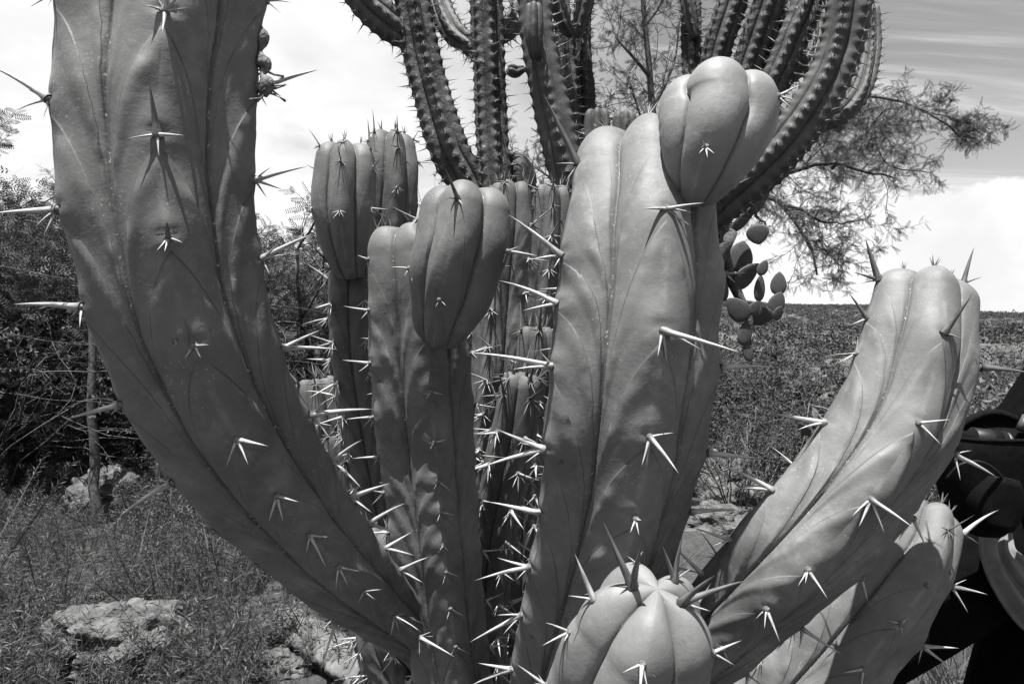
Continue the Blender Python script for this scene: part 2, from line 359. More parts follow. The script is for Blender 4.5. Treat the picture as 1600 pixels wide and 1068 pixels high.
# ------------------------------------------------------------------ ribbed cactus stems
def smooth01(x): x = np.clip(x, 0, 1); return x * x * (3 - 2 * x)
class Stem:
    """a ribbed column along a path of rows (px, py, depth, width in px), foot first, apex last"""
    def __init__(s, ctrl, nr=5, phase=0.0, spacing=0.055, dome=0.9, dimple=0.28, groove=0.24, power=1.38, chev=0.0017, bulge=0.08,
                 seed=0, ribs=None, tipfade=0.10, world_ctrl=None, cr=0.05, ws=1.0, dx=0.0, dl=0.0, dexp=0.78):
        s.dexp = dexp
        s.cr = cr
        rows = []
        if world_ctrl is not None: rows = world_ctrl
        else:
            for px, py, d, w in ctrl:
                d = d + dl * (py - ctrl[-1][1]) / 600.0
                rows.append([*P(px + dx, py, d), 0.5 * w * ws * d / F / 0.965])
        s.C, s.L = catmull(rows, 300); s.S = np.linspace(0, s.L, 300)
        s.T = norm(np.gradient(s.C[:, :3], axis=0))
        for _ in range(3): s.T[1:-1] = norm(s.T[:-2] + 2 * s.T[1:-1] + s.T[2:])
        v = CAMP - s.C[:, :3]; s.N = norm(v - (v * s.T).sum(1, keepdims=True) * s.T)
        s.nr, s.ph, s.sp = nr, math.radians(phase), spacing
        s.rng = np.random.default_rng(seed)
        Rend = np.interp(s.L * 0.9, s.S, s.C[:, 3]); s.Hd = min(dome * Rend, 0.6 * s.L); s.Lb = s.L - s.Hd
        s.dimple, s.g, s.pw, s.chev, s.bulge, s.tipfade = dimple, groove, power, chev, bulge, tipfade
        s.und = s.rng.uniform(0, 6.28, 8)
        s.man = {}; s.sl = []
        ribs = ribs or {}
        proj = s.C[:, :3] - CAMP; s.px = np.stack([800 + F * proj[:, 0] / proj[:, 1], 534 - F * proj[:, 2] / proj[:, 1]], 1)
        for k in range(nr):
            spec = ribs.get(k, ribs.get(k - nr))
            if spec:
                th = s.ph + 2 * math.pi * k / nr; Bv = np.cross(s.T, s.N)
                cp = s.C[:, :3] + s.C[:, 3:4] * (math.cos(th) * s.N + math.sin(th) * Bv) - CAMP
                cpx = np.stack([800 + F * cp[:, 0] / cp[:, 1], 534 - F * cp[:, 2] / cp[:, 1]], 1)
                it = sorted([(s.S[np.argmin(((cpx - np.array(a[:2])) ** 2).sum(1))], a) for a in spec], key=lambda q: q[0])
                it = [q for i, q in enumerate(it) if i == 0 or q[0] - it[i - 1][0] > 1e-4]
                s.man[k] = it; base = np.array([q[0] for q in it])
            else: base = np.array([s.rng.uniform(0.2, 0.8) * spacing])
            lo, hi = [], []
            a = base[0] - spacing
            while a > -spacing * 3: lo.append(a); a -= spacing * s.rng.uniform(0.9, 1.1)
            a = base[-1] + spacing
            while a < s.L + spacing * 3: hi.append(a); a += spacing * s.rng.uniform(0.9, 1.1)
            s.sl.append(np.concatenate([lo[::-1], base, hi]))
    def frame(s, t):
        t = np.asarray(t, float)
        f = lambda A: np.stack([np.interp(t, s.S, A[:, i]) for i in range(A.shape[1])], -1)
        c = f(s.C); T = norm(f(s.T)); N = f(s.N); N = norm(N - (N * T).sum(-1, keepdims=True) * T)
        return c[..., :3], c[..., 3], T, N, np.cross(T, N)
    def point(s, t, th, al=0.0, want=False):
        t, th, al = np.broadcast_arrays(np.asarray(t, float), np.asarray(th, float), np.asarray(al, float))
        step = 2 * math.pi / s.nr
        k = np.round((th - s.ph) / step); v = (th - s.ph - k * step) / (step / 2); av = np.abs(v); kk = (k % s.nr).astype(int)
        c, R, T, N, B = s.frame(t)
        q = np.zeros_like(t)
        for i in range(s.nr):
            m = kk == i
            if m.any(): q[m] = np.interp(t[m], s.sl[i], np.arange(len(s.sl[i])))
        dn = np.ceil(q) - q
        fade = smooth01((s.Lb - t) / max(s.tipfade, 1e-4)) * np.cos(al)
        body = 0.45 + 0.55 * fade
        sa = np.sin(al)
        g = s.g * (1 + 0.35 * sa)
        prof = 1 - g * np.sqrt(av * av + 0.010) ** s.pw - s.cr * np.exp(-(1 - av) / 0.04)
        cw = np.exp(-(v / 0.42) ** 2)
        cyc = 0.5 + 0.5 * np.cos(2 * math.pi * dn)
        prof = prof + s.bulge * cw * (cyc ** 1.6 - 0.35) * body
        prof = prof - 0.035 * np.exp(-(v / 0.16) ** 2) * np.exp(-((dn - 0.965) / 0.045) ** 2) * body
        prof = prof + 0.012 * np.sin(th * 2 + s.und[0] + t * 31) + 0.010 * np.sin(th * 3 + s.und[1] - t * 57) + 0.008 * np.sin(t * 95 + s.und[2] + th)
        fv = 0.10 - np.log(np.maximum(1 - 0.985 * av, 1e-3)) / 1.55
        p = dn - fv; p = p - np.floor(p)
        h = s.chev * ((1 - p) ** 1.8 * smooth01(p / 0.22) * 1.5 - 0.3) * fade * (0.35 + 0.65 * smooth01(av / 0.25)) * smooth01((1 - av) / 0.12)
        r = R * prof + h
        w = smooth01((al / (math.pi / 2) - 0.5) / 0.5)
        z = s.Hd * (sa * (1 - 0.26 * av ** 2.0 * (1 - w)) - s.dimple * w)
        r = r * np.cos(al) ** s.dexp
        X = c + r[..., None] * (np.cos(th)[..., None] * N + np.sin(th)[..., None] * B) + z[..., None] * T
        if want: return X, av, -q - fv, fade
        return X
    def mesh(s, ring=0.0028, sub=20, nd=16):
        u = np.linspace(-1, 1, sub, endpoint=False); v = np.sign(u) * (1 - (1 - np.abs(u)) ** 1.35)
        step = 2 * math.pi / s.nr
        th = np.concatenate([s.ph + k * step + v * step / 2 for k in range(s.nr)])
        nb = max(12, int(s.Lb / ring))
        t = np.concatenate([np.linspace(0, s.Lb, nb), np.full(nd, s.Lb)])
        al = np.concatenate([np.zeros(nb), np.linspace(0, math.pi / 2, nd + 1)[1:] ** 1.0])
        al[-1] = math.pi / 2 - 0.004
        X, av, cr, fd = s.point(t[:, None], th[None], al[:, None], True)
        n, m = X.shape[:2]
        i = np.arange(n - 1)[:, None] * m; j = np.arange(m)[None]; j2 = (j + 1) % m
        Q = np.stack([i + j, i + j2, i + m + j2, i + m + j], -1).reshape(-1, 4)
        V = X.reshape(-1, 3); av = av.ravel(); cr = cr.ravel(); fd = np.append(fd.ravel() * min(1.0, s.chev / 0.001), [0, 0])
        V = np.vstack([V, X[0].mean(0), X[-1].mean(0)]); av = np.append(av, [0.5, 0.5]); cr = np.append(cr, [1, 1])
        jj = np.arange(m); k2 = (jj + 1) % m; a = n * m
        Tt = np.vstack([np.stack([k2, jj, np.full(m, a)], 1), np.stack([(n - 1) * m + jj, (n - 1) * m + k2, np.full(m, a + 1)], 1)])
        return V, [Q, Tt], {'rib_v': av, 'crease': cr, 'crease_fade': fd}

class SpineMB:
    def __init__(s): s.V = []; s.Q = []; s.al = []; s.ac = []; s.mi = []; s.n = 0
    def spine(s, base, tip, width, bend, sides=6, segs=6, mi=0, flat=0.6):
        base, tip = np.asarray(base, float), np.asarray(tip, float)
        d = tip - base; Ln = np.linalg.norm(d)
        if Ln < 1e-5: return
        t = np.linspace(0, 1, segs + 1); bend = np.asarray(bend)
        ctr = base + d * t[:, None] + bend * (t * (1 - t))[:, None] * 1.0
        T = norm(np.gradient(ctr, axis=0)); ref = norm(np.cross(d, bend + np.array([1e-4, 2e-4, 1e-4])))
        N = norm(ref - (T * ref).sum(1, keepdims=True) * T); B = np.cross(T, N)
        r = 0.5 * width * ((1 - t) ** 0.8 * (1 + 0.45 * np.exp(-(t / 0.07) ** 2)) + 0.015)
        a = np.linspace(0, 2 * math.pi, sides, endpoint=False)
        V = ctr[:, None] + r[:, None, None] * (np.cos(a)[None, :, None] * N[:, None] + flat * np.sin(a)[None, :, None] * B[:, None])
        i = np.arange(segs)[:, None] * sides; j = np.arange(sides)[None]; j2 = (j + 1) % sides
        Q = np.stack([i + j, i + j2, i + sides + j2, i + sides + j], -1).reshape(-1, 4) + s.n
        s.V.append(V.reshape(-1, 3)); s.Q.append(Q); s.n += V.shape[0] * sides
        s.al.append(np.repeat(t, sides)); s.ac.append(np.tile(np.abs(np.sin(a * 1.0)) + np.cos(a) * 0.5, segs + 1) + base[2] * 37); s.mi.append(np.full(len(Q), mi))
    def areole(s, c, n, r):
        n = norm(n); ref = np.array([0.3, 0.9, 0.2]); x = norm(np.cross(n, ref)); y = np.cross(n, x)
        a = np.linspace(0, 2 * math.pi, 8, endpoint=False); rows = []
        for rr, h in ((1.0, -0.3), (0.95, 0.25), (0.6, 0.6), (0.05, 0.7)):
            rows.append(c + r * (rr * (np.cos(a)[:, None] * x + np.sin(a)[:, None] * y) + h * n))
        V = np.concatenate(rows); i = np.arange(3)[:, None] * 8; j = np.arange(8)[None]; j2 = (j + 1) % 8
        Q = np.stack([i + j, i + j2, i + 8 + j2, i + 8 + j], -1).reshape(-1, 4) + s.n
        s.V.append(V); s.Q.append(Q); s.n += len(V); s.al.append(np.full(len(V), 0.5)); s.ac.append(np.zeros(len(V))); s.mi.append(np.full(len(Q), 2))
    def build(s, name, parent, origin):
        V = np.concatenate(s.V); Q = np.concatenate(s.Q)
        me = mesh_data(name, V - origin, Q, None, True, {'along': np.concatenate(s.al), 'across': np.concatenate(s.ac)})
        for k in ('spine', 'spine_dark', 'areole'): me.materials.append(M[k])
        me.polygons.foreach_set('material_index', np.concatenate(s.mi).astype(np.int32))
        return link(bpy.data.objects.new(name, me), parent, origin)

def auto_cluster(mb, rng, c, n, T, B, Lc, dark, lift, rad_n=4, droop=0.0, pad=True, wide=1.0):
    """a central dagger and a few radial spines round one areole"""
    if pad: mb.areole(c, n, 0.0024 * min(1.3, Lc / 0.03))
    mi = 1 if dark else 0
    e = lift + rng.normal(0, 0.22); sd = rng.normal(0, 0.22)
    d = norm(n * math.cos(e) + T * math.sin(e) + B * sd)
    Ln = Lc * rng.uniform(0.75, 1.15)
    mb.spine(c, c + d * Ln, Ln * 0.105 * wide, (T * rng.normal(0.05, 0.06) + B * rng.normal(0, 0.05)) * Ln, mi=mi)
    for i in range(rad_n):
        a = -math.pi / 2 + (i - (rad_n - 1) / 2) * 2.5 / max(rad_n - 1, 1) * rng.uniform(0.85, 1.15)
        d = norm(n * rng.uniform(0.35, 0.7) + T * math.sin(a) + B * math.cos(a))
        l = Lc * rng.uniform(0.3, 0.55)
        mb.spine(c, c + d * l, l * 0.15 * wide, B * 0, segs=4, mi=mi)
def manual_cluster(mb, rng, c, n, a):
    mb.areole(c, n, 0.0026)
    ax, ay = a[0], a[1]; dep = c[1]
    for tip in a[2]:
        dd = tip[2] if len(tip) > 2 else rng.uniform(-0.008, 0.002)
        dark = len(tip) > 3
        k = (dep + dd) / F
        # the tip's offset from the areole, taken in the photograph, turned into metres at this depth
        t = c + np.array([(tip[0] - ax) * k + (c[0]) * dd / dep, dd, -(tip[1] - ay) * k + (c[2] - CAMZ) * dd / dep])
        Ln = np.linalg.norm(t - c); mid = np.array([0, 0, 1.0])
        b = rng.normal(0.06, 0.05) * Ln * np.array([0, 0, 1.0]) + rng.normal(0, 0.03, 3) * Ln
        w = min(0.0052, max(0.0020, Ln * 0.14)) * (1.2 if dark else 1.0)
        mb.spine(c - n * 0.0005, t, w, b, sides=7, segs=8, mi=1 if dark else 0, flat=0.85)

def cone_template(sides=4):
    a = np.linspace(0, 2 * math.pi, sides, endpoint=False)
    V = np.vstack([np.stack([0.06 * np.cos(a), 0.06 * np.sin(a), a * 0], 1), [[0, 0, 1.0]]])
    return V, [np.stack([np.arange(sides), (np.arange(sides) + 1) % sides, np.full(sides, sides)], 1)]
CONE = cone_template(); KEEP = {}
def make_stem(parent, st, name='stem', mat='skin', ring=0.0028, sub=20, Lc=0.030, lift=0.05, dark_tip=True, label=None, detail=True,
              smin=0.0, keep=None, join=False, tips=True, rad_n=5, every=1.0, nd=16, tipL=0.8):
    V, f, at = st.mesh(ring, sub, nd)
    o = add(name, V, f, M[mat], parent, None, True, at)
    if label: o['label'] = label
    if keep: KEEP[keep] = o
    rng = st.rng; rest = SpineMB(); nrest = 0
    if not detail:
        ps, ds, ls = [], [], []
        for k in range(st.nr):
            th = st.ph + 2 * math.pi * k / st.nr
            sl = st.sl[k]; sl = sl[(sl >= smin) & (sl <= st.Lb)]
            if not len(sl): continue
            c = st.point(sl, th); c0, R, T, N, B = st.frame(sl); n = norm(np.cos(th) * N + np.sin(th) * B); b = np.cross(T, n)
            for q in range(4):
                d = norm(n * (1.0 if q == 0 else 0.6) + T * rng.normal(0.05, 0.25 if q == 0 else 0.7, (len(sl), 1)) + b * rng.normal(0, 0.25 if q == 0 else 0.7, (len(sl), 1)))
                ps.append(c - n * 0.001); ds.append(d); ls.append(Lc * rng.uniform(0.6, 1.3, len(sl)) * (1 if q == 0 else 0.5))
        if ps:
            ds = np.concatenate(ds); V, f = instanced(*CONE, np.concatenate(ps), frames(ds, rng), np.concatenate(ls))
            tag(add('spines', V, f, M['spine_plain'], o, None, False), kind='stuff')
        return o
    for k in range(st.nr):
        th = st.ph + 2 * math.pi * k / st.nr
        spots = []
        man = {round(q[0], 5): q[1] for q in st.man.get(k, [])}
        for s_ in st.sl[k]:
            if (smin <= s_ or round(s_, 5) in man) and 0 <= s_ <= st.Lb * 0.995: spots.append((s_, 0.0, man.get(round(s_, 5))))
            elif s_ > st.Lb * 0.995 and round(s_, 5) in man: spots.append((st.Lb, min(1.25, max(0.0, s_ - st.Lb) / st.Hd * 1.2), man[round(s_, 5)]))
        if tips and not st.man.get(k): spots.append((st.Lb, 0.55, None))
        if tips: spots.append((st.Lb, 1.12, 'tip'))
        for s_, al, a in spots:
            c = st.point(s_, th, al); c0, R, T, N, B = st.frame(s_)
            n = norm(np.cos(th) * N + np.sin(th) * B); b = np.cross(T, n)
            n2 = norm(n * math.cos(al) + T * math.sin(al)); T2 = norm(T * math.cos(al) - n * math.sin(al)) if al < 0.9 else T
            face = n2 @ norm(CAMP - c)
            top = s_ > st.Lb * 0.93
            if a == 'tip':
                mb = SpineMB()
                for q in range(5):
                    dd = norm(T * 1.0 + n * rng.normal(0.15, 0.25) + b * rng.normal(0, 0.28)); l = Lc * tipL * rng.uniform(0.35, 0.7)
                    mb.spine(c, c + dd * l, l * 0.14, b * 0, segs=4, mi=1)
                if detail and not join and face > -0.5: mb.build('spine_cluster', o, c)
                else:
                    for q, w in (('V', mb.V), ('al', mb.al), ('ac', mb.ac), ('mi', mb.mi)): getattr(rest, q).extend(w)
                    rest.Q.extend([x + rest.n for x in mb.Q]); rest.n += mb.n; nrest += 1
                continue
            if isinstance(a, tuple) and len(a) > 2 and detail:
                mb = SpineMB(); manual_cluster(mb, rng, c, n2, a); mb.build('spine_cluster', o, c); continue
            if detail and not join and face > -0.35:
                mb = SpineMB(); auto_cluster(mb, rng, c, n2, T2, b, Lc, dark_tip and top, 0.75 if top else lift, rad_n); mb.build('spine_cluster', o, c)
            else:
                auto_cluster(rest, rng, c, n2, T2, b, Lc, dark_tip and top, 0.6 if top else lift, rad_n if detail else 2, pad=detail); nrest += 1
    if nrest: tag(rest.build('spines', o, WLOC[o.name]), kind='stuff')
    return o

# ------------------------------------------------------------------ the cactus in front
D_ = 0.0
BASE = np.array([0.0, 0.70, 0.0])
fg = empty('candelabra_cactus', BASE, 'large smooth-skinned candelabra cactus with thick ribbed arms and long pale spines, nearest the camera', 'cactus')
def foreground_cactus():
    # short woody trunk the arms spring from
    tr = Stem(None, 6, 20, 0.09, dome=0.4, groove=0.16, chev=0.0, bulge=0.02, seed=3,
              world_ctrl=[[0, 0.70, -0.05, 0.125], [0.0, 0.705, 0.15, 0.105], [-0.01, 0.70, 0.40, 0.10], [-0.02, 0.69, 0.62, 0.115], [-0.02, 0.69, 0.76, 0.12], [-0.02, 0.69, 0.86, 0.09]])
    make_stem(fg, tr, 'trunk', 'skin_old', 0.01, 12, 0.018, tips=False, detail=False, smin=0.2)
    k = 0.03
    A = Stem([(770, 1190, 0.78, 74), (715, 1080, 0.755, 78), (662, 1005, 0.70, 86), (602, 950, 0.635, 108), (540, 894, 0.57, 146), (468, 815, 0.525, 182), (397, 722, 0.485, 222), (336, 620, 0.454, 254),
              (292, 505, 0.436, 272), (267, 395, 0.428, 284), (250, 265, 0.428, 294), (249, 140, 0.433, 306), (262, 0, 0.441, 304), (285, -140, 0.45, 290), (305, -270, 0.46, 255)],
             5, 0, 0.062, dome=0.9, seed=11, ws=0.92, bulge=0.048, groove=0.215, ribs={
        0: [(262, 22, [(227, 12), (298, 17), (258, 55, -.01), (240, -12), (292, -14), (264, -50, -.012)]),
            (245, 205, [(232, 125, -.006, 1), (200, 211, -.008), (288, 207, -.008), (247, 240, -.004)]),
            (258, 375, [(256, 350, -.018, 1), (240, 395), (281, 383), (252, 397)]),
            (294, 548, [(277, 503, -.010, 1), (280, 566), (304, 566), (318, 546)]),
            (350, 698, [(332, 742), (367, 737), (398, 708)]), (410, 795, [(396, 837), (419, 835), (444, 804)]),
            (452, 860, [(446, 887), (477, 910), (480, 862)]), (497, 915, [(492, 950), (513, 948), (530, 922)]), (545, 950, [(535, 968), (562, 962), (572, 946)])],
        -1: [(117, -6, [(80, 18), (108, 16), (75, -22)]), (93, 155, [(0, 102, .0), (45, 172), (62, 140), (86, 185)]),
             (104, 325, [(0, 331, .0), (70, 353), (84, 364), (88, 312)]), (134, 476, [(28, 471, .0), (118, 491), (132, 508)]),
             (190, 630, [(107, 652, .0), (168, 617), (176, 646)]), (264, 762, [(183, 813, .0), (262, 802), (238, 757)]),
             (325, 842, [(308, 862), (326, 880)]), (382, 903, [(366, 922), (396, 935)]), (440, 940, [(425, 962), (446, 968)])],
        1: [(409, 2, [(446, 5), (430, 22)]), (401, 138, [(494, 108, .0), (447, 156), (414, 166), (448, 131), (408, 112)]),
            (398, 282, [(478, 261, .0), (440, 297), (416, 311), (422, 262)]), (412, 408, [(492, 368, .0), (452, 400), (422, 432), (436, 384)]),
            (438, 547, [(497, 518, .0), (472, 545), (462, 562), (522, 549)]), (472, 655, [(566, 646, .0), (500, 692), (498, 628), (478, 682)]),
            (502, 728, [(548, 694), (546, 770), (520, 742)]), (530, 788, [(592, 766), (562, 812), (545, 765)]),
            (556, 832, [(612, 800), (600, 850)]), (582, 868, [(625, 842), (628, 880)]), (606, 905, [(650, 885), (640, 925)])]})
    make_stem(fg, A, ring=0.0024, sub=26, Lc=0.034, smin=0.10, lift=0.0, label='tall grey arm curving up out of the frame', keep='A')
    B = Stem([(850, 1290, 0.70, 150), (868, 1180, 0.66, 165), (888, 1068, 0.62, 180), (922, 950, 0.58, 212), (956, 830, 0.545, 242), (979, 710, 0.522, 266), (993, 580, 0.512, 282),
              (1003, 470, 0.517, 282), (1008, 375, 0.53, 266), (1010, 300, 0.545, 232), (1006, 205, 0.565, 180)],
             5, 17, 0.062, dome=0.85, seed=12, ws=0.92, dx=-12, bulge=0.055, groove=0.215, dimple=0.2, ribs={
        0: [(1075, 325, [(1033, 326, -.01), (1134, 316, -.012), (1054, 350), (1075, 362), (1112, 352), (1118, 332)]),
            (1045, 520, [(1170, 556, -.03), (1037, 562), (1052, 573), (1108, 552)]), (1018, 685, [(1063, 742, -.02), (1005, 730), (1012, 737), (1056, 678)]),
            (985, 805, [(976, 826), (990, 830), (994, 806)]), (955, 905, [(945, 930), (975, 925)])],
        -1: [(908, 258, [(855, 148, -.005, 1), (874, 257), (890, 285)]), (880, 400, [(795, 334, .0), (830, 407), (868, 420)]),
             (852, 470, [(762, 434, .0), (800, 481), (832, 452)]), (850, 570, [(721, 548, .0), (790, 574), (818, 600), (830, 545)]),
             (838, 700, [(741, 728, .0), (762, 668), (808, 722), (800, 690)]), (828, 800, [(748, 782, .0), (822, 826), (800, 788)]),
             (820, 885, [(735, 906, .0), (770, 870), (800, 905)]), (806, 960, [(726, 1002, .0), (768, 960), (778, 990)]), (797, 1045, [(735, 1070, .0), (745, 1035), (842, 1056)])],
        1: [(1137, 425, [(1170, 424), (1152, 440)]), (1125, 576, [(1215, 576, .0), (1161, 609), (1140, 558)]), (1090, 702, [(1177, 711, .0), (1126, 731), (1110, 680)]),
            (1062, 795, [(1136, 792, .0), (1080, 815)]), (1030, 880, [(1075, 890)])]})
    make_stem(fg, B, ring=0.0024, sub=26, Lc=0.034, smin=0.08, label='thick pale arm with a round bud at its top')
    Db = Stem([(1084, 306, 0.494, 54), (1090, 288, 0.486, 88), (1100, 256, 0.480, 132), (1112, 218, 0.480, 166), (1120, 184, 0.486, 180), (1124, 122, 0.495, 168)],
              5, -4, 0.058, dome=0.66, dimple=0.26, groove=0.16, power=2.2, cr=0.075, chev=0.0004, bulge=0.035, seed=13, ribs={
        0: [(1133, 240, [(1127, 226, -.01), (1147, 250, -.008), (1122, 250), (1136, 256, -.01)])],
        -1: [(1045, 112, [(1030, 90, -.002), (1016, 112), (1024, 128), (1034, 124)])],
        1: [(1206, 150, [(1243, 132, .0), (1232, 156), (1226, 168), (1222, 142)])]})
    make_stem(fg, Db, 'bud', 'skin_young', 0.0024, 26, 0.018, tips=False, smin=1.0, nd=26, label='plump smooth round bud growing from the thick arm')
    E = Stem([(915, 1340, 0.57, 150), (945, 1210, 0.52, 178), (972, 1110, 0.485, 204), (998, 1035, 0.457, 210), (1018, 975, 0.442, 184), (1036, 906, 0.430, 140)],
             5, 6, 0.055, dome=0.95, dimple=0.12, groove=0.215, power=1.45, cr=0.05, chev=0.0014, bulge=0.04, seed=14, dexp=1.0, ws=1.13, dx=-8, ribs={
        0: [(990, 1035, [(958, 1048), (1012, 1056), (986, 1085, -.02), (1000, 1078)])],
        1: [(1090, 935, [(1190, 900, .01, 1), (1142, 892, -.02, 1), (1112, 972, -.005, 1), (1135, 948)]), (1105, 1020, [(1150, 1000), (1140, 1040)])],
        -1: [(966, 897, [(920, 795, -.005, 1), (981, 833, -.02, 1), (944, 898, -.005, 1)]), (885, 985, [(848, 970), (844, 1006), (878, 1000)]), (914, 940, [(885, 868, .0), (874, 934)])],
        2: [(1060, 870, [(1072, 800, -.004, 1), (1040, 815, -.004, 1), (1088, 850)])], -2: [(1000, 880, [(985, 868), (1010, 860)])]})
    make_stem(fg, E, 'young_arm', 'skin_young', 0.0024, 26, 0.028, tips=False, smin=0.02, nd=24, label='short young arm with dark spines round its tip')
    Fs = Stem([(900, 1240, 0.64, 120), (985, 1110, 0.60, 134), (1075, 1015, 0.56, 152), (1160, 930, 0.53, 174), (1242, 848, 0.508, 196), (1322, 755, 0.512, 200), (1388, 650, 0.522, 198),
               (1417, 560, 0.535, 194), (1431, 495, 0.545, 172), (1438, 428, 0.558, 146)],
              5, 20, 0.058, dome=0.55, dimple=0.12, seed=15, dexp=0.95, ws=0.91, dx=6, bulge=0.055, groove=0.225, ribs={
        0: [(1472, 520, [(1516, 458, -.008, 1), (1503, 531, -.008, 1), (1468, 542)]), (1437, 663, [(1488, 657, -.012), (1472, 697, -.01), (1430, 691)]),
            (1375, 793, [(1442, 838, -.02), (1345, 820), (1356, 836), (1396, 846)]), (1285, 911, [(1316, 956, -.012), (1269, 936), (1281, 932)]),
            (1215, 971, [(1236, 1022, -.01), (1198, 986), (1212, 1001)]), (1145, 1030, [(1100, 1050), (1160, 1060)])],
        -1: [(1383, 440, [(1363, 375, .0, 1), (1344, 428, .0, 1), (1355, 446)]), (1338, 490, [(1310, 450, .0, 1), (1312, 501)]), (1314, 545, [(1284, 561, .0), (1317, 518), (1298, 546)]),
             (1280, 655, [(1196, 640, .0), (1259, 630), (1238, 666), (1267, 682)]), (1212, 772, [(1130, 733, .0), (1158, 769), (1202, 802)]),
             (1156, 857, [(1098, 838, .0), (1130, 866), (1140, 826)]), (1105, 905, [(1062, 862), (1090, 895)])],
        1: [(1488, 450, [(1504, 394, .0, 1), (1517, 440, -.004, 1), (1500, 462)]), (1514, 572, [(1592, 581, .0, 1), (1536, 602)]), (1475, 702, [(1541, 737, .0), (1502, 695), (1484, 742)]),
            (1420, 805, [(1440, 850), (1395, 840)]), (1340, 900, [(1350, 940)])]})
    make_stem(fg, Fs, ring=0.0024, sub=26, Lc=0.03, smin=0.10, tipL=0.55, label='leaning arm in front of the hill with dark spines at its tip')
    G = Stem([(745, 1230, 0.66, 118), (712, 1090, 0.64, 120), (695, 980, 0.635, 126), (680, 860, 0.635, 138), (667, 720, 0.645, 150), (656, 590, 0.64, 156), (648, 470, 0.64, 150), (640, 400, 0.642, 135), (634, 342, 0.645, 110)],
             5, 10, 0.05, dome=0.7, seed=16, dl=0.045, bulge=0.065, groove=0.24, ribs={
        0: [(680, 610, [(700, 615), (672, 622)]), (678, 690, [(698, 684), (670, 700)]), (680, 750, [(702, 768), (672, 764)]), (682, 800, [(706, 806), (676, 815)]),
            (682, 853, [(690, 862), (676, 860)]), (684, 893, [(704, 900), (678, 912)]), (690, 950, [(712, 962), (684, 968)]), (694, 1010, [(715, 1020), (686, 1025)])],
        -1: [(597, 405, [(580, 398), (604, 412)]), (580, 483, [(540, 476, .0), (568, 497)]), (578, 566, [(535, 561, .0), (560, 580)]), (590, 652, [(548, 655), (575, 668)]),
             (592, 712, [(552, 714), (585, 725)]), (604, 770, [(585, 790), (578, 765)]), (612, 830, [(570, 832), (600, 850)])]})
    make_stem(fg, G, ring=0.003, sub=20, Lc=0.028, smin=0.08)
    H = Stem([(688, 530, 0.60, 60), (692, 506, 0.592, 92), (704, 462, 0.585, 126), (716, 410, 0.58, 146), (726, 366, 0.58, 148), (734, 288, 0.585, 130)],
             5, -12, 0.045, dome=0.70, dimple=0.22, groove=0.20, power=1.8, cr=0.07, chev=0.0006, bulge=0.05, seed=17, ribs={
        0: [(700, 310, [(680, 262, -.015, 1), (684, 308, -.004, 1), (708, 320)]), (700, 470, [(693, 482), (710, 480)])],
        -1: [(662, 420, [(633, 418, .0), (668, 441), (655, 432)])], 1: [(770, 388, [(820, 396, .0), (764, 406), (790, 380)])]})
    make_stem(fg, H, 'bud', 'skin', 0.003, 22, 0.022, tips=False, smin=0.05, nd=22, label='dark egg-shaped bud in the middle of the cactus')
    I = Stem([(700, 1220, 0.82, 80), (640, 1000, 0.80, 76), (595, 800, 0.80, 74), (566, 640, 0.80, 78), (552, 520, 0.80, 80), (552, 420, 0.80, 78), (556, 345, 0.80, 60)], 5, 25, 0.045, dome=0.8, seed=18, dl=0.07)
    make_stem(fg, I, mat='skin_inner_shade', ring=0.004, sub=16, Lc=0.040, smin=0.1)
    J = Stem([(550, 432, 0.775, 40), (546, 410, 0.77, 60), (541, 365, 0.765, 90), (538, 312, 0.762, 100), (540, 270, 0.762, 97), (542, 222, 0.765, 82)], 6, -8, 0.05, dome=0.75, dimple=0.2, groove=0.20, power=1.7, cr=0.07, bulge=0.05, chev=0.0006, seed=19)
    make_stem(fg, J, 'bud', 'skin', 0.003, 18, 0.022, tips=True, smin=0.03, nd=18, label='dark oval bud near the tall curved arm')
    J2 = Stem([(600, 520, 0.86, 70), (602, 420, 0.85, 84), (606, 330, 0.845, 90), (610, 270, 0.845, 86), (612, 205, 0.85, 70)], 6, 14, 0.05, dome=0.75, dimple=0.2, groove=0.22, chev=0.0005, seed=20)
    make_stem(fg, J2, mat='skin_inner_shade', join=True, ring=0.004, sub=16, Lc=0.026, smin=0.03)
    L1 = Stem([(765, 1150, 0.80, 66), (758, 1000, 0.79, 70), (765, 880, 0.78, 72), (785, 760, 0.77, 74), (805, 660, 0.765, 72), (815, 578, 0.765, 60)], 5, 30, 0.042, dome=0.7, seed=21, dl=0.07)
    make_stem(fg, L1, mat='skin_inner_shade', ring=0.004, sub=16, Lc=0.040, smin=0.05)
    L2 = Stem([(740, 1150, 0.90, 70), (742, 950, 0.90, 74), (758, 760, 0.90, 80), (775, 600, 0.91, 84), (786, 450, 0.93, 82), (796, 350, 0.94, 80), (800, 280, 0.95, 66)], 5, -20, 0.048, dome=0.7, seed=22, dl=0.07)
    make_stem(fg, L2, mat='skin_inner_shade', join=True, ring=0.004, sub=16, Lc=0.040, smin=0.05)
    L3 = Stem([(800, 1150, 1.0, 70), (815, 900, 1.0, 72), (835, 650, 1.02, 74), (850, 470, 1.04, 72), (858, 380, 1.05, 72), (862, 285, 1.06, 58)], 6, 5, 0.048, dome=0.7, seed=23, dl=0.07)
    make_stem(fg, L3, mat='skin_inner_shade', join=True, ring=0.005, sub=14, Lc=0.040, smin=0.05)
    L4 = Stem([(822, 1100, 0.88, 60), (826, 900, 0.87, 64), (830, 700, 0.86, 66), (836, 560, 0.86, 64), (838, 505, 0.865, 50)], 5, 12, 0.042, dome=0.7, seed=24, dl=0.07)
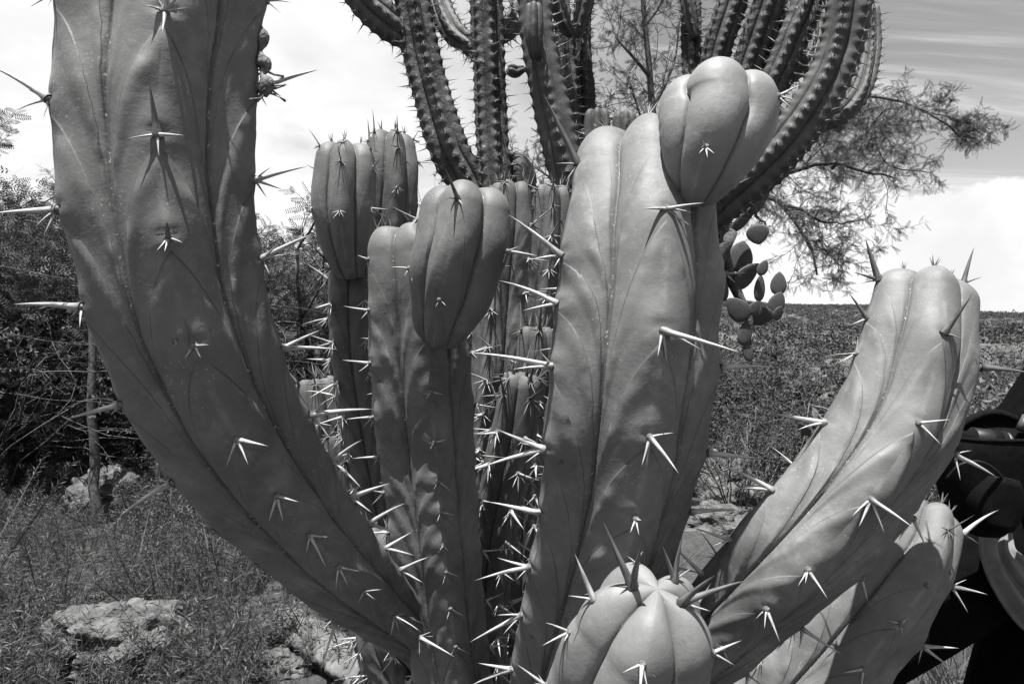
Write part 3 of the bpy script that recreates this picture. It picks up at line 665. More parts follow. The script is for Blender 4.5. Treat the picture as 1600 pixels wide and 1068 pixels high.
    make_stem(fg, L4, mat='skin_inner_shade', join=True, ring=0.004, sub=16, Lc=0.040, smin=0.05)
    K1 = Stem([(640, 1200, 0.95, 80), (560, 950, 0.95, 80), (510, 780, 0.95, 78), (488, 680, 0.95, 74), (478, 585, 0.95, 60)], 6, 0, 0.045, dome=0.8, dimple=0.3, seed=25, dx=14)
    make_stem(fg, K1, mat='skin_inner_shade', join=True, ring=0.005, sub=14, Lc=0.040, smin=0.05)
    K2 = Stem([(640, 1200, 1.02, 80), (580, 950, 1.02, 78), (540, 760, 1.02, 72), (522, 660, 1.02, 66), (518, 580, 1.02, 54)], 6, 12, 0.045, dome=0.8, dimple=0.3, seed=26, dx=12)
    make_stem(fg, K2, mat='skin_inner_shade', join=True, ring=0.005, sub=14, Lc=0.040, smin=0.05)
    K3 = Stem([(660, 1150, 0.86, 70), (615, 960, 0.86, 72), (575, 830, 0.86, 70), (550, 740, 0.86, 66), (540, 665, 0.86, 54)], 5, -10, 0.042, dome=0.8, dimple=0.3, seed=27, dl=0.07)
    make_stem(fg, K3, mat='skin_inner_shade', join=True, ring=0.004, sub=14, Lc=0.040, smin=0.05)
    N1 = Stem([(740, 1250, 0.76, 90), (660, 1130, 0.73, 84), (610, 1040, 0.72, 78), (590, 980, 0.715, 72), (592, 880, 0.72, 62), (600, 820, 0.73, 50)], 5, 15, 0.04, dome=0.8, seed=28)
    make_stem(fg, N1, mat='skin_inner_shade', join=True, ring=0.004, sub=14, Lc=0.026, smin=0.05)
    Mm = Stem([(980, 1330, 0.70, 120), (1120, 1190, 0.68, 140), (1240, 1080, 0.65, 158), (1330, 980, 0.64, 164), (1395, 900, 0.645, 148), (1434, 842, 0.655, 120), (1452, 786, 0.67, 90)],
              5, 30, 0.05, dome=0.6, dimple=0.15, seed=29, ribs={
        0: [(1362, 940, [(1340, 935), (1366, 962), (1374, 930)]), (1312, 1012, [(1278, 1018), (1308, 1047)]), (1395, 880, [(1385, 900)])],
        1: [(1486, 835, [(1542, 797, .0), (1512, 851, .0, 1)]), (1460, 905, [(1517, 917, .0), (1486, 946), (1484, 893)]), (1420, 995, [(1477, 997, .0), (1462, 1026), (1413, 1022)])]})
    make_stem(fg, Mm, ring=0.003, sub=20, Lc=0.028, smin=0.08, label='shorter arm half in shade below the leaning arm')
foreground_cactus()
def withered_flower():
    mb = MB(); R = np.random.default_rng(8)
    W, _ = catmull([P(404, 40, 0.45), P(410, 62, 0.448), P(406, 84, 0.446), P(414, 104, 0.444), P(410, 118, 0.442), P(418, 130, 0.44), P(412, 150, 0.44)], 36)
    tube(mb, W, 0.0016 + 0.0030 * np.abs(np.sin(np.linspace(0, 9, 36))) ** 2 + R.uniform(0, 0.0006, 36), 7)
    for _ in range(10):
        p = W[R.integers(20, 35)]; tube(mb, wander_(R, p, R.normal(0, 1, 3) + [0.3, -0.2, -0.6], 0.014), 0.0008, 4)
    mb.build('withered_flower', M['areole'], KEEP['A'])
def wander_(R, p, d, L):
    d = norm(d); return np.array([p, p + d * L * 0.5 + R.normal(0, 0.001, 3), p + d * L + R.normal(0, 0.002, 3)])
withered_flower()

# ------------------------------------------------------------------ the ground, up to the ridge
GR = np.random.default_rng(5)
GW = [(GR.uniform(-1, 1, 2) / l, GR.uniform(0, 6.28), l) for l in (0.7, 0.9, 1.3, 1.9, 2.6, 4, 6, 9)]
HW = [(GR.normal(0, 1, 2) / l, GR.uniform(0, 6.28), l) for l in (60, 90, 140, 200)]
def ground_z(x, y):
    x, y = np.asarray(x, float), np.asarray(y, float)
    r = np.hypot(x, y)
    z = np.zeros_like(r)
    for k, p, l in GW: z = z + 0.012 * min(l, 3) * np.sin(6.28 * (k[0] * x + k[1] * y) * 0.8 + p)
    z = z * smooth01((r - 0.8) / 2.0)
    far = smooth01((r - 18) / 60)
    for k, p, l in HW: z = z + far * l * 0.010 * np.sin(6.28 * (k[0] * x + k[1] * y) * 0.7 + p)
    # the land falls off a little, then climbs to a long ridge
    z = z - 0.9 * smooth01((r - 6) / 30)
    az = np.arctan2(x, y)
    ridge = 21.5 - 26 * np.clip(az - 0.31, -0.3, 0.5) + 1.6 * np.sin(az * 5 + 1.0) + 0.9 * np.sin(az * 13 + 2) + 0.5 * np.sin(az * 31)
    z = z + ridge * smooth01((r - 45) / 350) ** 1.0
    z = z - 30 * smooth01((r - 430) / 900)
    return z
def ground():
    rs = np.concatenate([np.linspace(0.0, 12, 110), np.geomspace(12.2, 3000, 120)])
    az = np.linspace(0, 2 * math.pi, 241)[:-1]
    X = rs[:, None] * np.sin(az)[None]; Y = rs[:, None] * np.cos(az)[None]; Z = ground_z(X, Y)
    V = np.stack([X, Y, Z], -1).reshape(-1, 3); m = 240; n = len(rs)
    i = np.arange(n - 1)[:, None] * m; j = np.arange(m)[None]; j2 = (j + 1) % m
    Q = np.stack([i + j, i + m + j, i + m + j2, i + j2], -1).reshape(-1, 4)
    mt = bpy.data.materials.new('soil'); mt.use_nodes = True; nt = mt.node_tree; N = nt.nodes; L = nt.links; b = N['Principled BSDF']
    tc = N.new('ShaderNodeTexCoord')
    def noise(s, d=6, r=0.6):
        q = N.new('ShaderNodeTexNoise'); L.new(tc.outputs['Object'], q.inputs['Vector']); q.inputs['Scale'].default_value = s; q.inputs['Detail'].default_value = d; q.inputs['Roughness'].default_value = r
        return q.outputs['Fac']
    def mr(v, a, b_, c, d):
        q = N.new('ShaderNodeMapRange'); L.new(v, q.inputs[0])
        for i_, w in enumerate((a, b_, c, d)): q.inputs[1 + i_].default_value = w
        return q.outputs[0]
    def mul(a, b_):
        q = N.new('ShaderNodeMath'); q.operation = 'MULTIPLY'; L.new(a, q.inputs[0]); L.new(b_, q.inputs[1]); return q.outputs[0]
    v = mul(mr(noise(1.3, 7), 0.3, 0.7, 0.035, 0.085), mr(noise(38, 6, 0.7), 0.3, 0.7, 0.55, 1.35))
    v = mul(v, mr(noise(0.05, 8, 0.65), 0.38, 0.62, 0.55, 1.5))
    L.new(v, b.inputs['Base Color']); b.inputs['Roughness'].default_value = 0.95; b.inputs['Specular IOR Level'].default_value = 0.1
    bp = N.new('ShaderNodeBump'); bp.inputs['Strength'].default_value = 0.7; bp.inputs['Distance'].default_value = 0.03
    L.new(noise(30, 7, 0.7), bp.inputs['Height']); L.new(bp.outputs[0], b.inputs['Normal'])
    tag(add('ground', V, Q, mt, None, (0, 0, 0)), kind='structure')
ground()

# ------------------------------------------------------------------ leaf and twig shapes
def leaf_template_pinnate(pairs=12, ll=0.2, lw=0.055, curve=0.25):
    """a feathery leaf of unit length along +z: thin stalk and narrow leaflets in pairs"""
    V, Q = [], []
    def quad(c, d, s, l, w):
        k = len(V); V.extend([c, c + d * l * 0.5 + s * w, c + d * l, c + d * l * 0.5 - s * w]); Q.append([k, k + 1, k + 2, k + 3])
    for i in range(pairs):
        t = 0.12 + 0.86 * i / (pairs - 1); c = np.array([0, curve * t * t, t])
        l = ll * (1 - 0.35 * abs(t - 0.45) * 2)
        for sg in (-1, 1): quad(c, norm(np.array([sg * 0.86, 0.10, 0.42])), np.array([-0.42 * sg, 0.05, 0.86]), l, lw)
    for a, b in ((0, 0.5), (0.5, 1.0)):
        k = len(V); V.extend([np.array([-0.008, curve * a * a, a]), np.array([0.008, curve * a * a, a]), np.array([0.008, curve * b * b, b]), np.array([-0.008, curve * b * b, b])]); Q.append([k, k + 1, k + 2, k + 3])
    return np.array(V), [np.array(Q)]
def leaf_template_simple(w=0.22):
    V = np.array([[0, 0, 0], [w, 0.06, 0.45], [0, 0.0, 1.0], [-w, 0.06, 0.45], [0, -0.05, 0.45]])
    return V, [np.array([[0, 1, 4], [1, 2, 4], [2, 3, 4], [3, 0, 4]])]
PIN = leaf_template_pinnate(11, 0.18, 0.022); PIN_LO = leaf_template_pinnate(8, 0.27, 0.038); SIMPLE = leaf_template_simple()
def wander(rng, p, d, L, n, jit, grav=0.0):
    pts = [np.array(p, float)]; d = norm(d)
    for _ in range(n):
        d = norm(d + rng.normal(0, jit, 3) + np.array([0, 0, grav])); pts.append(pts[-1] + d * L / n)
    return np.array(pts)
class Plant:
    def __init__(s, seed): s.rng = np.random.default_rng(seed); s.wood = MB(); s.lp = []; s.ld = []; s.ls = []
    def limb(s, pts, r0, r1, sides=5): tube(s.wood, pts, np.linspace(r0, r1, len(pts)), sides)
    def leaves(s, p, d, size): s.lp.append(p); s.ld.append(d); s.ls.append(size)
    def twig(s, p, d, L, r, leaf, nleaf, grav=-0.05, spread=0.8, jit=0.22, seg=5):
        pts = wander(s.rng, p, d, L, seg, jit, grav); s.limb(pts, r, r * 0.35, 3)
        for i in range(nleaf):
            t = s.rng.uniform(0.12, 1.0) * seg; k = min(int(t), seg - 1); q = pts[k] + (pts[k + 1] - pts[k]) * (t - k); ax = norm(pts[k + 1] - pts[k])
            o = s.rng.normal(0, 1, 3); o = norm(o - (o @ ax) * ax)
            s.leaves(q, norm(ax * s.rng.uniform(0.2, 0.8) + o * spread + np.array([0, 0, -0.15])), leaf * s.rng.uniform(0.6, 1.15))
        return pts
    def grow(s, p, d, L, r, depth, leaf, nleaf, jit=0.16, grav=0.02, kids=(3, 5), ang=0.75, shrink=(0.5, 0.75), flat=1.0, tw=0.5):
        seg = 6; pts = wander(s.rng, p, d, L, seg, jit, grav); s.limb(pts, r, r * 0.55, 6 if r > 0.02 else 4)
        for i in range(s.rng.integers(*kids)):
            t = s.rng.uniform(0.35, 1.0) * seg; k = min(int(t), seg - 1); q = pts[k] + (pts[k + 1] - pts[k]) * (t - k); ax = norm(pts[k + 1] - pts[k])
            o = s.rng.normal(0, 1, 3); o[2] *= flat; o = norm(o - (o @ ax) * ax)
            nd = norm(ax * math.cos(ang) + o * math.sin(ang) * s.rng.uniform(0.7, 1.3)); l = L * s.rng.uniform(*shrink)
            if depth > 1: s.grow(q, nd, l, r * 0.55, depth - 1, leaf, nleaf, jit, grav, kids, ang, shrink, flat, tw)
            else: s.twig(q, nd, l * tw * 2, max(r * 0.4, 0.0012), leaf, nleaf)
        if depth == 1: s.twig(pts[-1], pts[-1] - pts[-2], L * tw, max(r * 0.4, 0.0012), leaf, nleaf)
    def finish(s, name, label, cat, wood, leafm, templ, base, group=None, wname='trunk', lname='crown'):
        e = empty(name, base, label, cat, group)
        s.wood.build(wname, M[wood], e)
        if s.lp:
            V, Fs = instanced(*templ, np.array(s.lp), frames(np.array(s.ld), s.rng), np.array(s.ls))
            add(lname, V, Fs, M[leafm], e, None, False)
        return e

# ------------------------------------------------------------------ tall weathered cacti behind
def tall_cactus():
    b = P(790, 534, 1.75); gz = float(ground_z(b[0], b[1])); base = np.array([b[0], b[1], gz])
    e = empty('column_cactus', base, 'tall weathered column cactus with dark corky trunks rising against the white sky', 'cactus')
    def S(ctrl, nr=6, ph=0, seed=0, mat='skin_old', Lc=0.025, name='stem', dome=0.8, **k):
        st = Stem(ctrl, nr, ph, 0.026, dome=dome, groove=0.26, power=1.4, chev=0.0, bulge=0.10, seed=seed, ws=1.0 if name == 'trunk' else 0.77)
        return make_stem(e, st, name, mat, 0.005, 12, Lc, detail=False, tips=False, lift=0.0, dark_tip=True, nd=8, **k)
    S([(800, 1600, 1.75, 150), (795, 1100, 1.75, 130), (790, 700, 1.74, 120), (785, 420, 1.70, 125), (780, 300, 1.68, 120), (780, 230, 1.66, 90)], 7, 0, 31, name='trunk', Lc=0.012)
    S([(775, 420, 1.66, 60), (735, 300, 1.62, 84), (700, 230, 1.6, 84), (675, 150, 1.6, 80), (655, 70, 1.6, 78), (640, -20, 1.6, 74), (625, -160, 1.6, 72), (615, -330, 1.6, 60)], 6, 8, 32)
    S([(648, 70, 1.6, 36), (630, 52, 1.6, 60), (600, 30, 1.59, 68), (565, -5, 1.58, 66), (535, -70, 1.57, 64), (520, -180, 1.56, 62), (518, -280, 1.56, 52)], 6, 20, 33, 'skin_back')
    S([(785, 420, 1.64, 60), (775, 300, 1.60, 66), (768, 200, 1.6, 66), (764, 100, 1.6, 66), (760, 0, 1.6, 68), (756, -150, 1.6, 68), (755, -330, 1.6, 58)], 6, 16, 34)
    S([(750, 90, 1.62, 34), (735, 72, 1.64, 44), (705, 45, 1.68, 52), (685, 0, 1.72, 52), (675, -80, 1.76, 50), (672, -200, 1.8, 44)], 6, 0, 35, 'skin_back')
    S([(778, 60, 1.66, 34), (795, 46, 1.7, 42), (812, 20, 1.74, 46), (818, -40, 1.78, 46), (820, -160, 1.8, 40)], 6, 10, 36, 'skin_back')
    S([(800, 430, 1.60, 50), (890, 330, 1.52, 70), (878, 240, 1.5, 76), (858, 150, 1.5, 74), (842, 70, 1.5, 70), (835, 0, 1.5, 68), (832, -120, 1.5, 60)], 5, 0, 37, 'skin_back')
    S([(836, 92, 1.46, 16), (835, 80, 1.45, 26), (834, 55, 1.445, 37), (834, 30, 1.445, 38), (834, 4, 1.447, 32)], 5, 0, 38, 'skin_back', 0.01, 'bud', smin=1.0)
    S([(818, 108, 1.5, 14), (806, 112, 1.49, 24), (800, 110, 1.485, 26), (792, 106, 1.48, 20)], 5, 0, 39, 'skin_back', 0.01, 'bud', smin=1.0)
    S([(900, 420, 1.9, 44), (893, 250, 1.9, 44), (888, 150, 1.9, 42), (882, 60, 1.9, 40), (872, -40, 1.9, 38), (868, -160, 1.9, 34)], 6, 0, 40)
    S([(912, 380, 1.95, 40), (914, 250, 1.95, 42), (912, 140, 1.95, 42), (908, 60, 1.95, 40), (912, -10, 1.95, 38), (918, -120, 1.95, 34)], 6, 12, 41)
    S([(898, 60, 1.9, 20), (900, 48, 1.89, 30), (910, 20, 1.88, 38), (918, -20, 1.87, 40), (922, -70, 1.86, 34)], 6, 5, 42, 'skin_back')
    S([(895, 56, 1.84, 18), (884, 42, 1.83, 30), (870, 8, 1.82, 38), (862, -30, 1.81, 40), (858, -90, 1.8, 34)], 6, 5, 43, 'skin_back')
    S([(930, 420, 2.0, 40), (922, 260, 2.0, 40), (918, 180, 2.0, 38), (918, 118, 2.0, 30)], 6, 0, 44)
def right_cactus():
    b = P(960, 534, 1.9); gz = float(ground_z(b[0], b[1])); base = np.array([b[0], b[1], gz])
    e = empty('candelabra_cactus', base, 'candelabra cactus with a fan of upswept ribbed arms beside the feathery tree', 'cactus')
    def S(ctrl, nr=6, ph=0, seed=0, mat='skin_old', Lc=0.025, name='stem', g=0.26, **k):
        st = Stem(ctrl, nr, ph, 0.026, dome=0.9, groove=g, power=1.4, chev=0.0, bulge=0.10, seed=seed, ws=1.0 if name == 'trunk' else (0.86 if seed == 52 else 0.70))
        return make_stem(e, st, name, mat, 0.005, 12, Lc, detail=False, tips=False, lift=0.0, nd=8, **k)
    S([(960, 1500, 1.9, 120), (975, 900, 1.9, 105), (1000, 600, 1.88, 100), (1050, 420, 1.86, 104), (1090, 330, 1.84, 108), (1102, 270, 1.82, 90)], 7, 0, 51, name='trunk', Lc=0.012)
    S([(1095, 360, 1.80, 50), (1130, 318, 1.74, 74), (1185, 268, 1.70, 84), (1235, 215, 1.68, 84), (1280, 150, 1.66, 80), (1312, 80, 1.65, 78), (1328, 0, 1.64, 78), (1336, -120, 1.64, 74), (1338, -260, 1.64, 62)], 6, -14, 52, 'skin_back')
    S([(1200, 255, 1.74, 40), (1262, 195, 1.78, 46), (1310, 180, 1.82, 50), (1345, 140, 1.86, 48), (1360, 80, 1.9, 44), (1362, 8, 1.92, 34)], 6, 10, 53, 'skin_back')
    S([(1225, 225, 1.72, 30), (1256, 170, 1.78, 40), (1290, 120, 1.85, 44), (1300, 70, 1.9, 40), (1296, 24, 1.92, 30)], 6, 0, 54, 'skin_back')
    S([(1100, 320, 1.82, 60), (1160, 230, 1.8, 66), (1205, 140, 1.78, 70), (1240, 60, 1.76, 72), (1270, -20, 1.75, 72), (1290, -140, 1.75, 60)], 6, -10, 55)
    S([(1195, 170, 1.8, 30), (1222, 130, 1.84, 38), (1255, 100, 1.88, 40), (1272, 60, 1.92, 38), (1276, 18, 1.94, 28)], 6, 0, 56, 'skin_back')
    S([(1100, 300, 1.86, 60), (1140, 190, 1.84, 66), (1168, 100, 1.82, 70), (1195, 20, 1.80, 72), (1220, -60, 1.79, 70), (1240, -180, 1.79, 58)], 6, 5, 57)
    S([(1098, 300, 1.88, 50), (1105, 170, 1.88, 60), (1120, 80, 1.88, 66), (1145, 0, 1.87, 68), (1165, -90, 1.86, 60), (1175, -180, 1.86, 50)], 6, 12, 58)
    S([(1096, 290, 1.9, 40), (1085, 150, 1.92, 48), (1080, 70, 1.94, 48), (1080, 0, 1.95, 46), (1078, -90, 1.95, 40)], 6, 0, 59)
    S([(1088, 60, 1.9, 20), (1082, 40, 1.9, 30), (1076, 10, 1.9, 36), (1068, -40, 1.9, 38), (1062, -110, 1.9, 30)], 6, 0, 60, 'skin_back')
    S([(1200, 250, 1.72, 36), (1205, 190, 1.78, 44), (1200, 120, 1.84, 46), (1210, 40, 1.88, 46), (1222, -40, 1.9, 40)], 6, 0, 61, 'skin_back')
def small_cactus(label, tops, base, seed):
    e = empty('ribbed_cactus', base, label, 'cactus')
    for i, c in enumerate(tops):
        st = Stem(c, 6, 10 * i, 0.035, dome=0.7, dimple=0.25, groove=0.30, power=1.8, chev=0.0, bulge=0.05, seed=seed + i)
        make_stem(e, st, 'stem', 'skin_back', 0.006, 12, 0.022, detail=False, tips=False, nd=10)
tall_cactus(); right_cactus()
bb = P(950, 534, 1.35)
small_cactus('low ribbed cactus with lobed tops peeping over the shoulder of the thick pale arm', [
    [(950, 1500, 1.35, 60), (945, 800, 1.35, 56), (938, 300, 1.35, 50), (934, 220, 1.35, 46), (933, 168, 1.35, 38)],
    [(965, 1500, 1.38, 50), (968, 800, 1.38, 50), (972, 300, 1.38, 46), (975, 220, 1.38, 42), (976, 172, 1.38, 34)]], (bb[0], bb[1], float(ground_z(bb[0], bb[1]))), 70)

# ------------------------------------------------------------------ feathery tree on the right
def feather_tree():
    d = 2.9; b = P(1000, 534, d); gz = float(ground_z(b[0], b[1])); base = np.array([b[0], b[1], gz])
    t = Plant(101); R = t.rng
    def limb(pts, r0, r1, twigs, tl=(0.10, 0.24), nl=13, leaf=0.040, dd=0.0, tmin=0.25, grav=-0.01):
        W, L_ = catmull([P(x, y, dz) for x, y, dz in pts], 26)
        W = W + np.cumsum(R.normal(0, 0.004, W.shape), 0) * np.linspace(0, 1, 26)[:, None]
        t.limb(W, r0, r1, 6)
        for i in range(twigs):
            k = int(R.uniform(tmin, 1) * 25); ax = norm(W[min(k + 1, 25)] - W[k - 1]); o = R.normal(0, 1, 3); o[2] *= 0.35; o = norm(o - (o @ ax) * ax)
            l = R.uniform(*tl)
            p2 = t.twig(W[k], norm(ax * 0.6 + o), l, max(r1 * 0.5, 0.0013), leaf, nl, grav)
            for _ in range(2):
                j = R.integers(2, 5); o = R.normal(0, 1, 3)
                t.twig(p2[j], norm(norm(p2[j] - p2[j - 1]) + o * 0.7), l * 0.6, 0.0013, leaf, nl - 2, grav)
    trunk, _ = catmull([base - [0, 0, 0.1], base + [0.02, 0, 0.6], P(1040, 560, d), P(1085, 420, d), P(1120, 350, d), P(1140, 300, d)], 24); t.limb(trunk, 0.07, 0.035, 8)
    limb([(1140, 300, 2.9), (1190, 285, 2.85), (1240, 270, 2.8), (1300, 263, 2.75), (1350, 280, 2.7), (1395, 288, 2.68)], 0.018, 0.004, 30)
    limb([(1140, 300, 2.9), (1200, 305, 2.8), (1226, 320, 2.75), (1255, 355, 2.7), (1275, 385, 2.68), (1284, 420, 2.66)], 0.016, 0.004, 34, grav=-0.02)
    limb([(1226, 320, 2.75), (1255, 330, 2.72), (1290, 350, 2.7), (1340, 352, 2.68)], 0.008, 0.003, 16, tmin=0.05)
    limb([(1275, 385, 2.68), (1300, 395, 2.66), (1320, 420, 2.64)], 0.004, 0.002, 10, tl=(0.06, 0.14), tmin=0.0)
    limb([(1300, 263, 2.75), (1330, 235, 2.78), (1352, 215, 2.8), (1375, 195, 2.82)], 0.008, 0.003, 22, tmin=0.1)
    limb([(1165, 290, 2.9), (1250, 215, 3.0), (1310, 170, 3.05), (1360, 154, 3.05), (1400, 160, 3.02), (1440, 175, 3.0), (1480, 202, 2.98), (1505, 225, 2.96)], 0.014, 0.003, 34, tl=(0.07, 0.18), tmin=0.45)
    limb([(1440, 175, 3.0), (1490, 185, 2.98), (1545, 205, 2.95)], 0.004, 0.002, 14, tl=(0.05, 0.12), tmin=0.1)
    limb([(1360, 154, 3.05), (1365, 190, 3.02), (1372, 230, 3.0), (1390, 262, 2.98), (1450, 275, 2.96)], 0.006, 0.002, 20, tl=(0.06, 0.15), tmin=0.2)
    limb([(1150, 300, 2.95), (1180, 330, 2.95), (1195, 350, 2.9)], 0.01, 0.004, 14, tl=(0.06, 0.14), tmin=0.2)
    limb([(1250, 262, 2.8), (1290, 220, 2.9), (1300, 190, 2.95), (1330, 165, 3.0)], 0.008, 0.003, 22, tl=(0.06, 0.16), tmin=0.3)
    t.finish('feathery_tree', 'thin spreading tree with fine feathery leaves behind the upswept cactus arms', 'tree', 'bark', 'leaf', PIN, base)
def sparse_tree():
    d = 4.2; b = P(1040, 534, d); gz = float(ground_z(b[0], b[1])); base = np.array([b[0], b[1], gz])
    t = Plant(102); R = t.rng
    def limb(pts, r0, r1, twigs, tl=(0.15, 0.35), nl=5, tmin=0.2):
        W, _ = catmull([P(x, y, dz) for x, y, dz in pts], 24); t.limb(W, r0, r1, 6)
        for i in range(twigs):
            k = int(R.uniform(tmin, 1) * 23); ax = norm(W[min(k + 1, 23)] - W[k - 1]); o = R.normal(0, 1, 3); o = norm(o - (o @ ax) * ax)
            l = R.uniform(*tl); p2 = t.twig(W[k], norm(ax * 0.5 + o), l, 0.003, 0.055, nl, 0.0)
            for _ in range(2):
                j = R.integers(2, 5); t.twig(p2[j], norm(norm(p2[j] - p2[j - 1]) + R.normal(0, 0.6, 3)), l * 0.6, 0.002, 0.05, nl, 0.0)
    limb([(1040, 860, d), (1045, 560, d), (1035, 300, d), (1020, 180, d), (1015, 110, d), (1008, 40, d), (1000, -60, d), (995, -160, d)], 0.05, 0.008, 40, tmin=0.6)
    limb([(1020, 170, d), (1040, 130, d), (1055, 90, d + .1), (1062, 30, d + .1)], 0.012, 0.004, 16)
    limb([(1015, 120, d), (990, 90, d - .1), (965, 60, d - .1), (950, 20, d)], 0.012, 0.004, 16)
    limb([(1025, 230, d), (990, 200, d), (955, 185, d), (935, 165, d)], 0.012, 0.004, 16)
    limb([(1025, 250, d), (1000, 180, d), (985, 130, d)], 0.010, 0.004, 12)
    limb([(1008, 40, d), (1030, 10, d), (1050, -40, d)], 0.010, 0.003, 12)
    limb([(1035, 380, d), (960, 330, d), (880, 290, d), (820, 250, d), (790, 230, d)], 0.015, 0.004, 30)
    limb([(1035, 420, d), (940, 330, d), (880, 240, d), (830, 200, d)], 0.012, 0.004, 20)
    t.finish('sparse_tree', 'slender sparse tree with airy leaves above the round bud', 'tree', 'bark', 'leaf', PIN_LO, base)
feather_tree(); sparse_tree()

# ------------------------------------------------------------------ trees and thicket on the left
def acacia(px, d, h, label, seed, leafm='leaf', spread=1.0, leaf=0.13, nleaf=13, group=None, lean=(0, 0), kids=(3, 6)):
    b = P(px, 534, d); base = np.array([b[0], b[1], float(ground_z(b[0], b[1]))])
    t = Plant(seed); R = t.rng
    tr = wander(R, base - [0, 0, 0.1], np.array([lean[0], lean[1], 1.0]), h * 0.5, 8, 0.10); t.limb(tr, 0.05 + 0.012 * h, 0.035, 8)
    for i in range(9):
        k = R.integers(3, 9); a = i * 0.7 + R.uniform(0, 0.6); o = np.array([math.cos(a), math.sin(a), R.uniform(0.2, 0.9)])
        t.grow(tr[k], o, h * 0.40 * spread * R.uniform(0.7, 1.1), 0.025, 2, leaf, nleaf, 0.16, 0.03, kids, 0.7, (0.45, 0.7), 0.5)
    return t.finish('feathery_tree', label, 'tree', 'bark', leafm, PIN_LO, base, group)
acacia(40, 7.5, 3.7, 'feathery-crowned tree at the photo\'s far side behind the bare thicket', 201, 'leaf', nleaf=26)
acacia(-130, 8.5, 4.2, 'feathery tree standing outermost beyond the thicket', 202, 'leaf', nleaf=12)
acacia(105, 6.6, 3.0, 'dark slim-trunked tree just behind the tall curved arm', 203, 'leaf', lean=(0.2, 0))
acacia(455, 7.0, 2.75, 'layered feathery tree seen between the tall curved arm and the oval bud', 204, 'leaf', 1.25)
acacia(560, 9.0, 2.7, 'feathery tree mostly hidden behind the middle cactus stems', 205, 'leaf', 1.2, nleaf=9)
acacia(330, 9.5, 3.4, 'feathery tree hidden behind the tall curved arm', 206, 'leaf', 1.2, nleaf=8)
def thicket(px, d, h, label, seed, leaf=0.035, nleaf=14, n=10, group=None, wood='bark', leafm='leaf', jit=0.22, depth=2, name='bare_shrub', spread=0.6):
    b = P(px, 534, d); base = np.array([b[0], b[1], float(ground_z(b[0], b[1]))])
    t = Plant(seed); R = t.rng
    for i in range(n):
        a = R.uniform(0, 6.28); o = np.array([math.cos(a) * spread, math.sin(a) * spread, 1.0])
        t.grow(base + np.array([math.cos(a), math.sin(a), 0]) * 0.06 - [0, 0, 0.03], o, h * R.uniform(0.5, 0.8), 0.004 + 0.0022 * h, depth, leaf, nleaf, jit, 0.02, (3, 6), 0.7, (0.4, 0.7))
    return t.finish(name, label, 'shrub', wood, leafm, SIMPLE, base, group, 'branches', 'leaves')
thicket(-40, 5.2, 2.2, 'tangled bare shrub at the photo\'s edge, outermost of the thicket', 301, wood='bark')
thicket(30, 5.7, 2.1, 'tangled twiggy shrub with sparse pale leaves in front of the feathery-crowned tree', 302)
thicket(90, 6.0, 1.9, 'dense dark twiggy shrub beside the slim dark trunk', 303, wood='bark')
thicket(150, 6.4, 1.9, 'twiggy shrub half hidden behind the tall curved arm, above the pale rocks', 304)
thicket(470, 6.0, 1.5, 'low dark shrub between the tall curved arm and the small cactus tops', 305, nleaf=6, leafm='leaf', wood='bark')
thicket(640, 5.0, 2.5, 'thin leafless-looking bush whose twigs show against the sky beside the oval bud', 306, leaf=0.022, nleaf=3, n=6, spread=0.25)
thicket(-120, 5.4, 2.3, 'bare shrub standing beyond the photo\'s edge of the thicket', 307)
thicket(100, 6.2, 1.2, 'short twiggy bush right behind the small pale rocks', 308, nleaf=5, leafm='leaf')
# slim dark trunk at the thicket's edge
def slim_trunk():
    t = Plant(310); base = np.append(P(152, 534, 5.0)[:2], 0); base[2] = float(ground_z(base[0], base[1]))
    W, _ = catmull([base - [0, 0, 0.1], P(150, 640, 5.0), P(147, 560, 5.0), P(146, 470, 5.02), P(165, 400, 5.05), P(205, 330, 5.1)], 20); W[:, :2] += np.cumsum(np.random.default_rng(3).normal(0, 0.012, (20, 2)), 0); t.limb(W, 0.04, 0.015, 8)
    for i in range(7): t.grow(W[10 + i], t.rng.normal(0, 1, 3) + [0, 0, 0.8], 0.7, 0.012, 2, 0.07, 5)
    t.finish('slim_tree', 'slim dark-trunked tree standing by the pale rocks behind the tall curved arm', 'tree', 'bark', 'leaf', PIN_LO, base)
slim_trunk()
# barbed wire strung through the thicket
def wire_fence():
    pts = [(-300, 360, 4.2), (0, 411, 4.6), (126, 437, 4.8), (422, 474, 5.6), (521, 489, 6.0), (700, 505, 6.8)]
    b = P(-300, 534, 4.2); base = np.array([b[0], b[1], float(ground_z(b[0], b[1]))])
    e = empty('wire_fence', base, 'barbed wire strung between rough posts through the thicket', 'fence')
    for dz in (0.0, -0.45, -0.85):
        W, L_ = catmull([P(x, y, d) + np.array([0, 0, dz]) for x, y, d in pts], 120); mb = MB(); W[:, 2] -= 0.02 * np.abs(np.sin(np.linspace(0, 9.4, 120)))
        tube(mb, W, 0.0022, 4); rg = np.random.default_rng(9)
        for i in range(1, 119, 2):
            for _ in range(2): v = norm(rg.normal(0, 1, 3)) * 0.016; tube(mb, [W[i] - v, W[i] + v], 0.0016, 3)
        mb.build('wire', M['bark_grey'], e)
    for x, y, d in ((-300, 360, 4.2), (700, 505, 6.8), (250, 452, 5.15)):
        p = P(x, y, d); g = float(ground_z(p[0], p[1])); mb = MB(); W = wander(np.random.default_rng(int(d * 10)), (p[0], p[1] + 0.03, g - 0.2), (0, 0, 1), p[2] - g + 0.35, 6, 0.02); tube(mb, W, 0.04, 7); mb.build('post', M['bark_grey'], e)
wire_fence()

